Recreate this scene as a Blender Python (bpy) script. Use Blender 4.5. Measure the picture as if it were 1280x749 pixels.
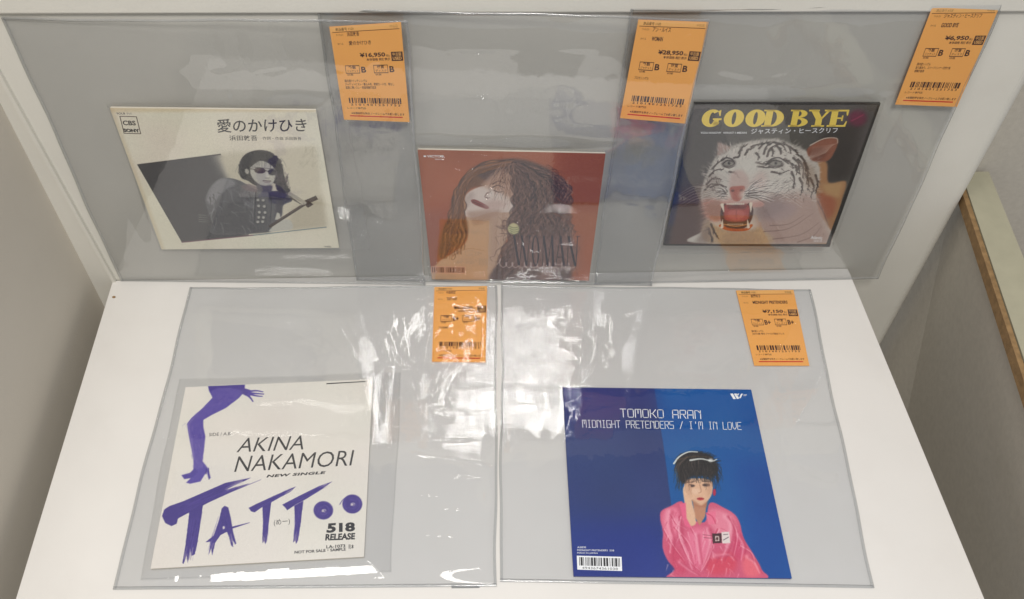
import bpy, bmesh, math, random
import numpy as np
from mathutils import Vector, Matrix

for o in list(bpy.data.objects):
    bpy.data.objects.remove(o)
sc = bpy.context.scene
C = sc.collection
R = math.radians

# ---------------------------------------------------------------- camera
# origin = back left corner of the shelf, x along its back edge, -y towards the viewer, metres
cam = bpy.data.cameras.new("camera")
camo = bpy.data.objects.new("camera", cam)
C.objects.link(camo)
RT = Vector((0.998570, -0.046055, 0.027164))
UP = Vector((0.016375, 0.747034, 0.664584))
FW = Vector((0.050899, 0.663188, -0.746720))
camo.matrix_world = Matrix(((RT.x, UP.x, -FW.x, 0.36452), (RT.y, UP.y, -FW.y, -0.65506), (RT.z, UP.z, -FW.z, 0.74488), (0, 0, 0, 1)))
cam.sensor_width = 36
cam.lens = 1142.27 / 1280 * 36
cam.shift_x = (640 - 632.45) / 1280
cam.shift_y = (336.04 - 374.5) / 1280
cam.clip_start = 0.02
cam.clip_end = 60
sc.camera = camo

# ---------------------------------------------------------------- light
world = bpy.data.worlds.new("World")
sc.world = world
world.use_nodes = True
wn = world.node_tree.nodes
wn["Background"].inputs[0].default_value = (0.93, 0.95, 1.0, 1)
wn["Background"].inputs[1].default_value = 0.40


def ceiling_panel(x, y, z, sx, sy, watt, col=(1.0, 0.96, 0.88)):
    l = bpy.data.lights.new("ceiling_panel_light", 'AREA')
    l.shape = 'RECTANGLE'
    l.size, l.size_y = sx, sy
    l.energy = watt
    l.color = col
    o = bpy.data.objects.new("ceiling_panel_light", l)
    o.location = (x, y, z)
    C.objects.link(o)
    return o


ceiling_panel(0.44, -1.22, 1.95, 0.38, 0.48, 29, (1.0, 0.965, 0.92))
ceiling_panel(-0.10, -0.55, 1.95, 0.5, 0.4, 8.5, (1.0, 0.965, 0.92))  # unseen fill panel, added only to brighten the shelf and walls
ceiling_panel(0.30, -0.05, 1.95, 0.34, 0.16, 1.6, (1.0, 0.965, 0.92))

sc.view_settings.view_transform = 'Standard'
sc.view_settings.look = 'None'
sc.view_settings.exposure = 0.10
sc.view_settings.gamma = 1
sc.render.engine = 'CYCLES'
sc.cycles.use_denoising = True
sc.cycles.max_bounces = 14
sc.cycles.transparent_max_bounces = 40
sc.cycles.glossy_bounces = 6
sc.cycles.caustics_reflective = False
sc.cycles.caustics_refractive = False
sc.cycles.sample_clamp_indirect = 40

# ---------------------------------------------------------------- helpers


def lin(c):
    c = np.asarray(c, float) / 255.0
    return np.where(c <= 0.04045, c / 12.92, ((c + 0.055) / 1.055) ** 2.4)


def tag(o, label=None, cat=None, group=None, kind=None):
    if label: o['label'] = label
    if cat: o['category'] = cat
    if group: o['group'] = group
    if kind: o['kind'] = kind
    return o


def new_mat(name):
    m = bpy.data.materials.new(name)
    m.use_nodes = True
    return m, m.node_tree, m.node_tree.nodes["Principled BSDF"]


def paint_mat(name, col, rough=0.55, var=0.05, bump=0.05, scale=35, spec=0.4, dirt=0.0, fine=600):
    """painted or laminated surface: slight mottling, fine texture relief"""
    m, t, b = new_mat(name)
    n = t.nodes
    tc = n.new("ShaderNodeTexCoord")
    nz = n.new("ShaderNodeTexNoise"); nz.inputs["Scale"].default_value = scale; nz.inputs["Detail"].default_value = 6
    t.links.new(tc.outputs["Object"], nz.inputs["Vector"])
    cr = n.new("ShaderNodeValToRGB")
    c = lin(col)
    cr.color_ramp.elements[0].position = 0.3
    cr.color_ramp.elements[1].position = 0.7
    cr.color_ramp.elements[0].color = (*(c * (1 - var)), 1)
    cr.color_ramp.elements[1].color = (*(np.minimum(c * (1 + var), .95)), 1)
    t.links.new(nz.outputs["Fac"], cr.inputs[0])
    last = cr.outputs[0]
    if dirt:
        n2 = n.new("ShaderNodeTexNoise"); n2.inputs["Scale"].default_value = 5.5; n2.inputs["Detail"].default_value = 9; n2.inputs["Roughness"].default_value = .65
        t.links.new(tc.outputs["Object"], n2.inputs["Vector"])
        r2 = n.new("ShaderNodeMapRange"); r2.inputs[1].default_value = .52; r2.inputs[2].default_value = .75; r2.inputs[3].default_value = 0; r2.inputs[4].default_value = dirt
        t.links.new(n2.outputs["Fac"], r2.inputs[0])
        mx = n.new("ShaderNodeMixRGB"); mx.inputs[2].default_value = (*(c * np.array([.6, .55, .48])), 1)
        t.links.new(r2.outputs[0], mx.inputs[0]); t.links.new(last, mx.inputs[1])
        last = mx.outputs[0]
    t.links.new(last, b.inputs["Base Color"])
    b.inputs["Roughness"].default_value = rough
    b.inputs["Specular IOR Level"].default_value = spec
    f = n.new("ShaderNodeTexNoise"); f.inputs["Scale"].default_value = fine; f.inputs["Detail"].default_value = 3
    t.links.new(tc.outputs["Object"], f.inputs["Vector"])
    bp = n.new("ShaderNodeBump"); bp.inputs["Strength"].default_value = bump; bp.inputs["Distance"].default_value = .001
    t.links.new(f.outputs["Fac"], bp.inputs["Height"]); t.links.new(bp.outputs[0], b.inputs["Normal"])
    return m


def ink_mat(name, col, rough=0.5):
    m, t, b = new_mat(name)
    n = t.nodes
    tc = n.new("ShaderNodeTexCoord")
    nz = n.new("ShaderNodeTexNoise"); nz.inputs["Scale"].default_value = 900
    t.links.new(tc.outputs["Object"], nz.inputs["Vector"])
    mx = n.new("ShaderNodeMixRGB"); c = lin(col)
    mx.inputs[1].default_value = (*c, 1); mx.inputs[2].default_value = (*np.minimum(c * 1.25 + .01, 1), 1)
    t.links.new(nz.outputs["Fac"], mx.inputs[0]); t.links.new(mx.outputs[0], b.inputs["Base Color"])
    b.inputs["Roughness"].default_value = rough
    return m


def film_mat(name, clear=(0.982, 0.988, 0.996), f0=0.092, rough=0.022, haze=0.010, bump=0.05):
    """clear vinyl sheet: see-through with a mirror-like skin that grows at grazing angles and a little milky haze"""
    m = bpy.data.materials.new(name)
    m.use_nodes = True
    t = m.node_tree; n = t.nodes; n.clear()
    out = n.new("ShaderNodeOutputMaterial")
    tr = n.new("ShaderNodeBsdfTransparent"); tr.inputs[0].default_value = (*clear, 1)
    gl = n.new("ShaderNodeBsdfGlossy"); gl.inputs["Roughness"].default_value = rough
    df = n.new("ShaderNodeBsdfDiffuse"); df.inputs[0].default_value = (.75, .77, .8, 1)
    tc = n.new("ShaderNodeTexCoord")
    nz = n.new("ShaderNodeTexNoise"); nz.inputs["Scale"].default_value = 38; nz.inputs["Detail"].default_value = 3; nz.inputs["Distortion"].default_value = .6
    mp = n.new("ShaderNodeMapping"); mp.inputs["Scale"].default_value = (1.0, .45, 1)
    t.links.new(tc.outputs["Object"], mp.inputs[0]); t.links.new(mp.outputs[0], nz.inputs["Vector"])
    bp = n.new("ShaderNodeBump"); bp.inputs["Strength"].default_value = bump; bp.inputs["Distance"].default_value = .004
    t.links.new(nz.outputs["Fac"], bp.inputs["Height"])
    t.links.new(bp.outputs[0], gl.inputs["Normal"])
    ge = n.new("ShaderNodeNewGeometry")
    dt = n.new("ShaderNodeVectorMath"); dt.operation = 'DOT_PRODUCT'
    t.links.new(ge.outputs["Incoming"], dt.inputs[0]); t.links.new(bp.outputs[0], dt.inputs[1])
    ab = n.new("ShaderNodeMath"); ab.operation = 'ABSOLUTE'; t.links.new(dt.outputs["Value"], ab.inputs[0])
    s1 = n.new("ShaderNodeMath"); s1.operation = 'SUBTRACT'; s1.inputs[0].default_value = 1; s1.use_clamp = True; t.links.new(ab.outputs[0], s1.inputs[1])
    pw = n.new("ShaderNodeMath"); pw.operation = 'POWER'; pw.inputs[1].default_value = 5; t.links.new(s1.outputs[0], pw.inputs[0])
    ma = n.new("ShaderNodeMath"); ma.operation = 'MULTIPLY_ADD'; ma.inputs[1].default_value = 1 - f0; ma.inputs[2].default_value = f0; t.links.new(pw.outputs[0], ma.inputs[0])
    m1 = n.new("ShaderNodeMixShader"); m1.inputs[0].default_value = haze
    t.links.new(tr.outputs[0], m1.inputs[1]); t.links.new(df.outputs[0], m1.inputs[2])
    m2 = n.new("ShaderNodeMixShader")
    t.links.new(ma.outputs[0], m2.inputs[0]); t.links.new(m1.outputs[0], m2.inputs[1]); t.links.new(gl.outputs[0], m2.inputs[2])
    t.links.new(m2.outputs[0], out.inputs[0])
    return m


def print_mat(name, rough=0.35):
    m, t, b = new_mat(name)
    a = t.nodes.new("ShaderNodeAttribute"); a.attribute_name = "ink"
    t.links.new(a.outputs["Color"], b.inputs["Base Color"])
    b.inputs["Roughness"].default_value = rough
    b.inputs["Specular IOR Level"].default_value = .35
    return m


def link(name, me, parent=None, mat=None, smooth=False):
    if mat: me.materials.append(mat)
    if smooth: me.polygons.foreach_set("use_smooth", [True] * len(me.polygons))
    o = bpy.data.objects.new(name, me)
    C.objects.link(o)
    if parent: o.parent = parent
    return o


def pydata(name, v, f):
    me = bpy.data.meshes.new(name)
    me.from_pydata([tuple(map(float, p)) for p in v], [], f)
    me.update()
    return me


def prism(name, pts, z0, z1, mat, parent=None, bevel=0.0):
    """closed slab over a polygon"""
    n = len(pts)
    v = [(x, y, z0) for x, y in pts] + [(x, y, z1) for x, y in pts]
    f = [tuple(range(n))[::-1], tuple(range(n, 2 * n))] + [(i, (i + 1) % n, (i + 1) % n + n, i + n) for i in range(n)]
    me = pydata(name, v, f)
    bm = bmesh.new(); bm.from_mesh(me)
    bmesh.ops.recalc_face_normals(bm, faces=bm.faces)
    if bevel:
        bmesh.ops.bevel(bm, geom=list(bm.edges), offset=bevel, segments=2, affect='EDGES', profile=.6)
    bm.to_mesh(me); bm.free()
    return link(name, me, parent, mat)


def hull_box(name, corners, mat, parent=None, bevel=0.0):
    """8 corners: bottom loop then top loop"""
    f = [(3, 2, 1, 0), (4, 5, 6, 7), (0, 1, 5, 4), (1, 2, 6, 5), (2, 3, 7, 6), (3, 0, 4, 7)]
    me = pydata(name, corners, f)
    bm = bmesh.new(); bm.from_mesh(me)
    bmesh.ops.recalc_face_normals(bm, faces=bm.faces)
    if bevel:
        bmesh.ops.bevel(bm, geom=list(bm.edges), offset=bevel, segments=2, affect='EDGES', profile=.6)
    bm.to_mesh(me); bm.free()
    return link(name, me, parent, mat)


def bil(q, s, t):
    """q = TL, TR, BR, BL local (u,v); s to the right, t upwards"""
    tl, tr, br, bl = [np.array(p, float) for p in q]
    s = np.asarray(s)[..., None]; t = np.asarray(t)[..., None]
    return (bl * (1 - s) + br * s) * (1 - t) + (tl * (1 - s) + tr * s) * t


def homog(src, dst):
    A = []
    for (x, y), (u, v) in zip(src, dst):
        A.append([x, y, 1, 0, 0, 0, -u * x, -u * y]); A.append([0, 0, 0, x, y, 1, -v * x, -v * y])
    h = np.linalg.solve(np.array(A, float), np.array(dst, float).reshape(-1))
    return np.append(h, 1).reshape(3, 3)


# ---------------------------------------------------------------- print painter: raster drawing in numpy that becomes mesh colours
class Painter:
    """a small drawing board; points are measured on the cover (four measured corners map to the unit square)"""

    def __init__(self, corners, n=340, ss=2, bg=(220, 210, 190), seed=1):
        self.H = homog(corners, [(0, 1), (1, 1), (1, 0), (0, 0)])
        self.n = n; self.W = n * ss; self.ss = ss
        self.a = np.ones((self.W, self.W, 3)) * np.array(bg, float)
        self.rng = np.random.default_rng(seed)
        x = np.array(corners, float)
        self.k = self.W / (0.25 * (np.linalg.norm(x[1] - x[0]) + np.linalg.norm(x[2] - x[3]) + np.linalg.norm(x[3] - x[0]) + np.linalg.norm(x[2] - x[1])))
        self.o = (0, 0); self.s = 1.0

    def frame(self, ox, oy, s):
        """measure from an enlarged view: origin ox, oy, enlargement s"""
        self.o = (ox, oy); self.s = s

    def uv(self, pts):
        p = np.array(pts, float).reshape(-1, 2) / self.s + np.array(self.o)
        q = np.c_[p, np.ones(len(p))] @ self.H.T
        return q[:, :2] / q[:, 2:3]

    def _box(self, p, pad):
        x0 = max(0, int(p[:, 0].min() - pad)); x1 = min(self.W, int(p[:, 0].max() + pad) + 2)
        y0 = max(0, int(p[:, 1].min() - pad)); y1 = min(self.W, int(p[:, 1].max() + pad) + 2)
        return x0, x1, y0, y1

    def _mix(self, b, m, col, alpha):
        x0, x1, y0, y1 = b
        m = (m * alpha)[..., None]
        self.a[y0:y1, x0:x1] = self.a[y0:y1, x0:x1] * (1 - m) + np.array(col, float) * m

    @staticmethod
    def _blur(m, r):
        r = int(max(1, r))
        for _ in range(2):
            for ax in (0, 1):
                c = np.cumsum(np.pad(m, [(r + 1, r) if a == ax else (0, 0) for a in (0, 1)], mode='edge'), axis=ax)
                m = (np.take(c, range(2 * r + 1, c.shape[ax]), axis=ax) - np.take(c, range(0, c.shape[ax] - 2 * r - 1), axis=ax)) / (2 * r + 1)
        return m

    def poly(self, pts, col, alpha=1.0, soft=0.0, smooth=False):
        p = self.uv(pts) * self.W
        if smooth:
            q = []
            n = len(p)
            for i in range(n):
                a, b, c, d = p[i - 1], p[i], p[(i + 1) % n], p[(i + 2) % n]
                for t in (0, .2, .4, .6, .8):
                    q.append(.5 * ((2 * b) + (c - a) * t + (2 * a - 5 * b + 4 * c - d) * t * t + (3 * b - a - 3 * c + d) * t ** 3))
            p = np.array(q)
        sf = soft / self.s * self.k
        b = self._box(p, sf * 2 + 2); x0, x1, y0, y1 = b
        if x1 <= x0 or y1 <= y0: return
        X, Y = np.meshgrid(np.arange(x0, x1) + .5, np.arange(y0, y1) + .5)
        m = np.zeros(X.shape, bool)
        n = len(p)
        for i in range(n):
            xa, ya = p[i]; xb, yb = p[(i + 1) % n]
            if ya == yb: continue
            c = ((ya > Y) != (yb > Y)) & (X < (xb - xa) * (Y - ya) / (yb - ya) + xa)
            m ^= c
        m = m.astype(float)
        if sf > .6: m = self._blur(m, sf)
        self._mix(b, m, col, alpha)

    def line(self, pts, w, col, alpha=1.0, w1=None, soft=0.35):
        """stroke with a width that can taper from w to w1"""
        p = self.uv(pts) * self.W
        k = self.k / self.s
        w1 = w if w1 is None else w1
        n = len(p)
        pad = max(w, w1) * k + 2
        b = self._box(p, pad); x0, x1, y0, y1 = b
        if x1 <= x0 or y1 <= y0: return
        X, Y = np.meshgrid(np.arange(x0, x1) + .5, np.arange(y0, y1) + .5)
        m = np.zeros(X.shape)
        L = np.r_[0, np.cumsum(np.linalg.norm(np.diff(p, axis=0), axis=1))]; L /= max(L[-1], 1e-6)
        for i in range(n - 1):
            a, c = p[i], p[i + 1]; d = c - a; q = max(d @ d, 1e-6)
            t = np.clip(((X - a[0]) * d[0] + (Y - a[1]) * d[1]) / q, 0, 1)
            dist = np.hypot(X - a[0] - t * d[0], Y - a[1] - t * d[1])
            f = L[i] + (L[i + 1] - L[i]) * t
            hw = np.maximum((w + (w1 - w) * f) * k * .5, .45)
            e = np.maximum(1.0, hw * soft)
            m = np.maximum(m, np.clip((hw + e * .5 - dist) / e, 0, 1))
        self._mix(b, m, col, alpha)

    def curve(self, pts, *a, **kw):
        """smoothed open stroke"""
        p = [np.array(q, float) for q in pts]; p = [2 * p[0] - p[1]] + p + [2 * p[-1] - p[-2]]
        q = []
        for i in range(1, len(p) - 2):
            A, B, Cc, D = p[i - 1:i + 3]
            for t in (0, .25, .5, .75):
                q.append(.5 * ((2 * B) + (Cc - A) * t + (2 * A - 5 * B + 4 * Cc - D) * t * t + (3 * B - A - 3 * Cc + D) * t ** 3))
        q.append(p[-2])
        self.line(q, *a, **kw)

    def strand(self, pts, amp, waves, w, col, al=.6, w1=None, ph=0.0, steps=26):
        """wavy hair strand following a smooth guide"""
        g = [np.array(q, float) for q in pts]; g = [2 * g[0] - g[1]] + g + [2 * g[-1] - g[-2]]
        out = []; n = len(g) - 3
        for k in range(steps + 1):
            u = k / steps * n; i = min(int(u), n - 1); t = u - i; A, B, Cc, D = g[i:i + 4]
            P = .5 * ((2 * B) + (Cc - A) * t + (2 * A - 5 * B + 4 * Cc - D) * t * t + (3 * B - A - 3 * Cc + D) * t ** 3)
            d = Cc - B; d = d / (np.linalg.norm(d) + 1e-6); f = k / steps
            out.append(P + np.array([-d[1], d[0]]) * amp * (.3 + f) * math.sin(ph + f * waves * 6.283))
        self.line(out, w, col, al, w if w1 is None else w1)

    def oval(self, cx, cy, rx, ry, col, alpha=1.0, soft=0.0, rot=0.0, n=28):
        a = np.linspace(0, 2 * math.pi, n, endpoint=False); c, s = math.cos(rot), math.sin(rot)
        self.poly([(cx + rx * math.cos(t) * c - ry * math.sin(t) * s, cy + rx * math.cos(t) * s + ry * math.sin(t) * c) for t in a], col, alpha, soft)

    def grain(self, amp, cell=1):
        g = self.rng.normal(0, amp, (self.W // cell + 1, self.W // cell + 1, 1))
        g = np.repeat(np.repeat(g, cell, 0), cell, 1)[:self.W, :self.W]
        self.a = self.a + g

    def clouds(self, amp, cells=6):
        g = self.rng.normal(0, amp, (cells + 1, cells + 1, 3)) * .4 + self.rng.normal(0, amp, (cells + 1, cells + 1, 1))
        t = np.linspace(0, cells - 1e-6, self.W); i = t.astype(int); f = (t - i); f = f * f * (3 - 2 * f)
        gx = g[:, i] * (1 - f)[None, :, None] + g[:, i + 1] * f[None, :, None]
        self.a = self.a + gx[i] * (1 - f)[:, None, None] + gx[i + 1] * f[:, None, None]

    def mesh(self, name, q, z, mat, parent, curl=None):
        n = self.n
        A = np.clip(self.a, 0, 255).reshape(n, self.ss, n, self.ss, 3).mean((1, 3))
        col = np.ones((n * n, 4), np.float32); col[:, :3] = lin(A).reshape(-1, 3)
        s = np.linspace(0, 1, n); S, T = np.meshgrid(s, s)
        P = bil(q, S, T)
        co = np.zeros((n * n, 3), np.float32); co[:, :2] = P.reshape(-1, 2)
        co[:, 2] = (z + (curl(S, T) if curl else 0 * S)).reshape(-1)
        i = np.arange(n - 1); I, J = np.meshgrid(i, i); b = (J * n + I).ravel()
        F = np.stack([b, b + 1, b + n + 1, b + n], 1).astype(np.int32)
        me = bpy.data.meshes.new(name)
        me.vertices.add(n * n); me.loops.add(F.size); me.polygons.add(len(F))
        me.vertices.foreach_set("co", co.ravel())
        me.loops.foreach_set("vertex_index", F.ravel())
        me.polygons.foreach_set("loop_start", np.arange(len(F), dtype=np.int32) * 4)
        me.update(calc_edges=True)
        at = me.color_attributes.new("ink", 'FLOAT_COLOR', 'POINT')
        at.data.foreach_set("color", col.ravel())
        return link(name, me, parent, mat)


# ---------------------------------------------------------------- lettering
def glyphs(body, bold=0.0, spacing=1.0, shear=0.0):
    cu = bpy.data.curves.new("lettering", 'FONT')
    cu.body = body; cu.size = 1; cu.offset = bold; cu.space_character = spacing; cu.shear = shear
    cu.resolution_u = 3
    o = bpy.data.objects.new("lettering", cu); C.objects.link(o)
    dg = bpy.context.evaluated_depsgraph_get()
    me = o.evaluated_get(dg).to_mesh()
    v = np.array([x.co[:2] for x in me.vertices]); f = [tuple(p.vertices) for p in me.polygons]
    o.evaluated_get(dg).to_mesh_clear()
    bpy.data.objects.remove(o); bpy.data.curves.remove(cu)
    return v, f


class Letters:
    """collects printed characters and bars of one ink and links them as one flat print"""

    def __init__(self, q, fn):
        self.q = q; self.fn = fn; self.v = []; self.f = []; self.g = []

    def add(self, v, f):
        b = len(self.v); self.v += [tuple(p) for p in v]; self.f += [tuple(i + b for i in p) for p in f]

    def text(self, body, bl, br, tl, **kw):
        v, f = glyphs(body, **kw)
        if not len(v): return
        lo, hi = v.min(0), v.max(0); w = (v - lo) / np.maximum(hi - lo, 1e-6)
        a, b, c = self.fn([bl, br, tl])
        if self.v: self.g.append((self.v, self.f)); self.v = []; self.f = []
        P = a + w[:, :1] * (b - a) + w[:, 1:] * (c - a)
        self.add(P, f)

    def quad(self, pts):
        self.add(self.fn(pts), [(0, 1, 2, 3)])

    def strokes(self, pts, w):
        """polyline of constant width, all in the same measure as fn"""
        P = self.fn(pts)
        for a, b in zip(P[:-1], P[1:]):
            d = b - a; L = np.linalg.norm(d)
            if L < 1e-9: continue
            d = d / L * w * .5; nn = np.array([-d[1], d[0]])
            self.add([a - d - nn, b + d - nn, b + d + nn, a - d + nn], [(0, 1, 2, 3)])

    def bars(self, q4, n=58, seed=3):
        """barcode between four points TL TR BR BL"""
        tl, tr, br, bl = self.fn(q4); rng = random.Random(seed); x = 0
        W = []
        while x < n:
            w = rng.choice((1, 1, 2, 3)); g = rng.choice((1, 1, 2)); W.append((x, x + w)); x += w + g
        X = W[-1][1]
        for a, b in W:
            a /= X; b /= X
            self.add([bl + (br - bl) * a, bl + (br - bl) * b, tl + (tr - tl) * b, tl + (tr - tl) * a], [(0, 1, 2, 3)])

    def build(self, name, z, mat, parent):
        for vv, ff in self.g + [(self.v, self.f)]:
            r = self.one(name, z, mat, parent, vv, ff)
        return r

    def one(self, name, z, mat, parent, vv, ff):
        P = bil(self.q, [p[0] for p in vv], [p[1] for p in vv])
        v = [(p[0], p[1], z) for p in P]
        me = pydata(name, v, ff)
        bm = bmesh.new(); bm.from_mesh(me)
        for f in bm.faces:
            if f.normal.z < 0: f.normal_flip()
        bm.to_mesh(me); bm.free()
        return link(name, me, parent, mat)


# ---------------------------------------------------------------- materials
M = dict(
    shelf=paint_mat("white_melamine", (222, 219, 214), rough=.38, var=.015, bump=.03, scale=14, dirt=.10),
    wall=paint_mat("white_wall_paint", (216, 213, 203), rough=.6, var=.025, bump=.12, scale=9, dirt=.12, fine=420),
    side=paint_mat("beige_side_paint", (208, 201, 188), rough=.65, var=.03, bump=.15, scale=8, dirt=.12, fine=420),
    grey=paint_mat("grey_partition_paint", (190, 184, 172), rough=.7, var=.05, bump=.25, scale=160, dirt=.12, fine=300),
    floor=paint_mat("grey_floor_vinyl", (120, 112, 98), rough=.7, var=.15, bump=.3, scale=40, dirt=.3),
    film=film_mat("clear_vinyl"),
    film_flat=film_mat("clear_vinyl_flat", clear=(0.972, 0.978, 0.985), f0=0.066, rough=0.022, haze=0.006, bump=0.05),
    film_smoke=film_mat("smoky_clear_vinyl", clear=(0.905, 0.908, 0.912), f0=0.09, rough=0.035, haze=0.004, bump=0.05),
    film_in=film_mat("thin_clear_film", clear=(.985, .985, .985), f0=.035, rough=.09, haze=.005, bump=.10),
    seam=film_mat("welded_vinyl_seam", clear=(.90, .905, .90), f0=.09, rough=.12, haze=.12, bump=.0),
    print=print_mat("offset_print"),
    card=paint_mat("white_card", (224, 216, 198), rough=.6, var=.03, scale=120),
    tagp=paint_mat("orange_paper", (250, 176, 92), rough=.6, var=.02, bump=.05, scale=60),
    tagl=paint_mat("pale_orange_paper", (250, 186, 108), rough=.6, var=.02, bump=.05, scale=60),
    ink=ink_mat("brown_black_ink", (62, 26, 14)),
    black=ink_mat("black_ink", (26, 24, 28)),
    red=ink_mat("red_ink", (200, 40, 20)),
    white=ink_mat("white_ink", (235, 238, 240)),
    yellow=ink_mat("yellow_ink", (244, 206, 84)),
    wood=paint_mat("chipboard_edge", (138, 110, 74), rough=.8, var=.22, bump=.5, scale=160),
    clearplastic=film_mat("moulded_clear_plastic", clear=(.6, .62, .62), f0=.10, rough=.1, haze=.25),
)

# ---------------------------------------------------------------- the setting
SW = 0.798
shelf = prism("display_shelf", [(0.0, -0.405), (SW + .002, -0.405), (SW - .004, -0.0015), (-.0035, -0.0015)], -0.02, 0.0, M['shelf'], bevel=.0007)
tag(shelf, "white laminate shelf board that carries the plastic sleeved record singles", "shelf")
bpy_mark = prism("shelf_pin_mark", [(.0032 + .0018 * math.cos(a), -.0245 + .0014 * math.sin(a)) for a in np.linspace(0, 2 * math.pi, 10, endpoint=False)], 0.0003, 0.0007, M['wood'], shelf)

back = hull_box("back_wall", [(-.06, .0, -1.0), (.873, .0, -1.0), (.873, .02, -1.0), (-.06, .02, -1.0),
                              (-.06, .0, .324), (.873, .0, .324), (.873, .02, .324), (-.06, .02, .324)], M['wall'])
tag(back, kind='structure')
prism("rounded_edge", [(.8732, .0202)] + [(.8732 + .014 * math.sin(R(a)), .0142 - .014 * math.cos(R(a))) for a in range(0, 91, 10)] + [(.8872, .0202)], -1.0, .324, M['wall'], back)
rail = hull_box("top_rail", [(-.06, -.004, .3262), (.90, -.004, .3262), (.90, .02, .3262), (-.06, .02, .3262),
                             (-.06, -.004, .40), (.90, -.004, .40), (.90, .02, .40), (-.06, .02, .40)], M['wall'], back, bevel=.0015)
# side wall, leaning outwards a little as it rises
side = hull_box("side_wall", [(-.0045, -.75, -1.0), (-.024, -.75, -1.0), (-.024, .0, -1.0), (-.0045, .0, -1.0),
                              (-.036, -.75, .42), (-.056, -.75, .42), (-.056, .0, .42), (-.036, .0, .42)], M['side'])
for v in side.data.vertices:   # plumb below the shelf, leaning out above it
    if v.co.z < 0: v.co.x += -.0
tag(side, kind='structure')
bead = hull_box("corner_bead", [(.000, -.004, .0), (-.0035, -.004, .0), (-.0035, -.0002, .0), (.000, -.0002, .0),
                                (-.022, -.004, .324), (-.0255, -.004, .324), (-.0255, -.0002, .324), (-.022, -.0002, .324)], M['wall'], back)
recess = hull_box("recessed_wall", [(.885, .05, -1.0), (1.7, .05, -1.0), (1.7, .07, -1.0), (.885, .07, -1.0),
                                    (.885, .05, .40), (1.7, .05, .40), (1.7, .07, .40), (.885, .07, .40)], M['grey'])
tag(recess, kind='structure')
floor = prism("floor", [(-3, -3), (4, -3), (4, 1.5), (-3, 1.5)], -1.02, -1.0, M['floor'])
tag(floor, kind='structure')


def thing(name, label, cat, mtx=None, group=None):
    o = bpy.data.objects.new(name, None)
    o.empty_display_size = .02
    C.objects.link(o)
    if mtx is not None: o.matrix_world = mtx
    return tag(o, label, cat, group)


part = thing("partition_board", "pale upright partition board with a raw chipboard edge, right of the shelf", "board")
# white cap strip, its raw edge towards the shelf
top = [(.901, .018), (.930, .016), (.912, -.115), (.880, -.42), (.838, -.42), (.859, -.226)]
hull_box("board_cap", [(.900, .045, .085), (.930, .045, .085), (.868, -.45, .085), (.824, -.45, .085),
                       (.900, .045, .100), (.930, .045, .100), (.868, -.45, .100), (.824, -.45, .100)], paint_mat("olive_grey_edge_paint", (164, 160, 138), rough=.6, var=.04, scale=60, dirt=.2), part)
hull_box("chipboard_edge", [(.8945, .045, .086), (.8995, .045, .086), (.8232, -.45, .086), (.8182, -.45, .086),
                            (.8945, .045, .0985), (.8995, .045, .0985), (.8232, -.45, .0985), (.8182, -.45, .0985)], M['wood'], part)
hull_box("side_panel", [(.912, .049, -1.0), (.93, .049, -1.0), (.93, -.45, -1.0), (.905, -.45, -1.0),
                        (.902, .049, .0845), (.928, .049, .0845), (.860, -.45, .0845), (.832, -.45, .0845)], M['grey'], part)

# ---------------------------------------------------------------- planes the sleeves lie in or lean in
H0 = .325
PL = {1: ((.0054, -.001, 0), (1, -.040, 0), (0, .001, H0)),
      2: ((.2526, -.006, .001), (1, -.048, 0), (0, .005, H0)),
      3: ((.5067, -.017, 0), (1, .002, 0), (0, .014, H0)),
      4: ((.0732, -.3386, 0), (.99968, -.0251, 0), (.0251, .99968, 0)),
      5: ((.3926, -.3414, 0), (.99799, -.06341, 0), (.06341, .99799, 0))}


def plane(k):
    O, U, V = [Vector(p) for p in PL[k]]
    U.normalize(); V.normalize(); V = (V - U * U.dot(V)).normalized(); N = U.cross(V)
    return Matrix(((U.x, V.x, N.x, O.x), (U.y, V.y, N.y, O.y), (U.z, V.z, N.z, O.z), (0, 0, 0, 1)))


# outlines in each plane, metres: TL, TR, BR, BL
SL = {1: [(-0.0033, 0.3205), (0.3207, 0.3257), (0.3231, 0.0000), (-0.0007, 0.0000)],
      2: [(0.0010, 0.3291), (0.3189, 0.3278), (0.3195, 0.0000), (0.0010, 0.0000)],
      3: [(.0021, .3295), (.3149, .3351), (.3163, .0005), (.0020, .0000)],
      4: [(-.0011, .3245), (.3229, .3286), (.3182, -.0011), (.0023, -.0008)],
      5: [(-.0037, .3235), (.3302, .3314), (.3166, .0013), (.0010, -.0022)]}
RC = {1: [(0.0570, 0.2336), (0.2363, 0.2350), (0.2374, 0.0588), (0.0565, 0.0527)],
      2: [(0.0753, 0.1852), (0.2492, 0.1854), (0.2502, 0.0086), (0.0827, 0.0060)],
      3: [(.0702, .2375), (.2415, .2358), (.2463, .0528), (.0688, .0592)],
      4: [(.0211, .1970), (.2000, .2060), (.2063, .0246), (.0302, .0157)],
      5: [(.0583, .1933), (.2438, .1971), (.2475, .0067), (.0632, .0034)]}
TG = {1: [(0.2574, 0.3190), (0.3156, 0.3247), (0.3174, 0.2223), (0.2594, 0.2238)],
      2: [(0.2609, 0.3260), (0.3186, 0.3254), (0.3176, 0.2209), (0.2579, 0.2255)],
      3: [(.2547, .3310), (.3124, .3318), (.3155, .2297), (.2563, .2329)],
      4: [(.2563, .3258), (.3126, .3272), (.3103, .2269), (.2569, .2279)],
      5: [(.2487, .3262), (.3114, .3295), (.3082, .2292), (.2522, .2272)]}
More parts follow.
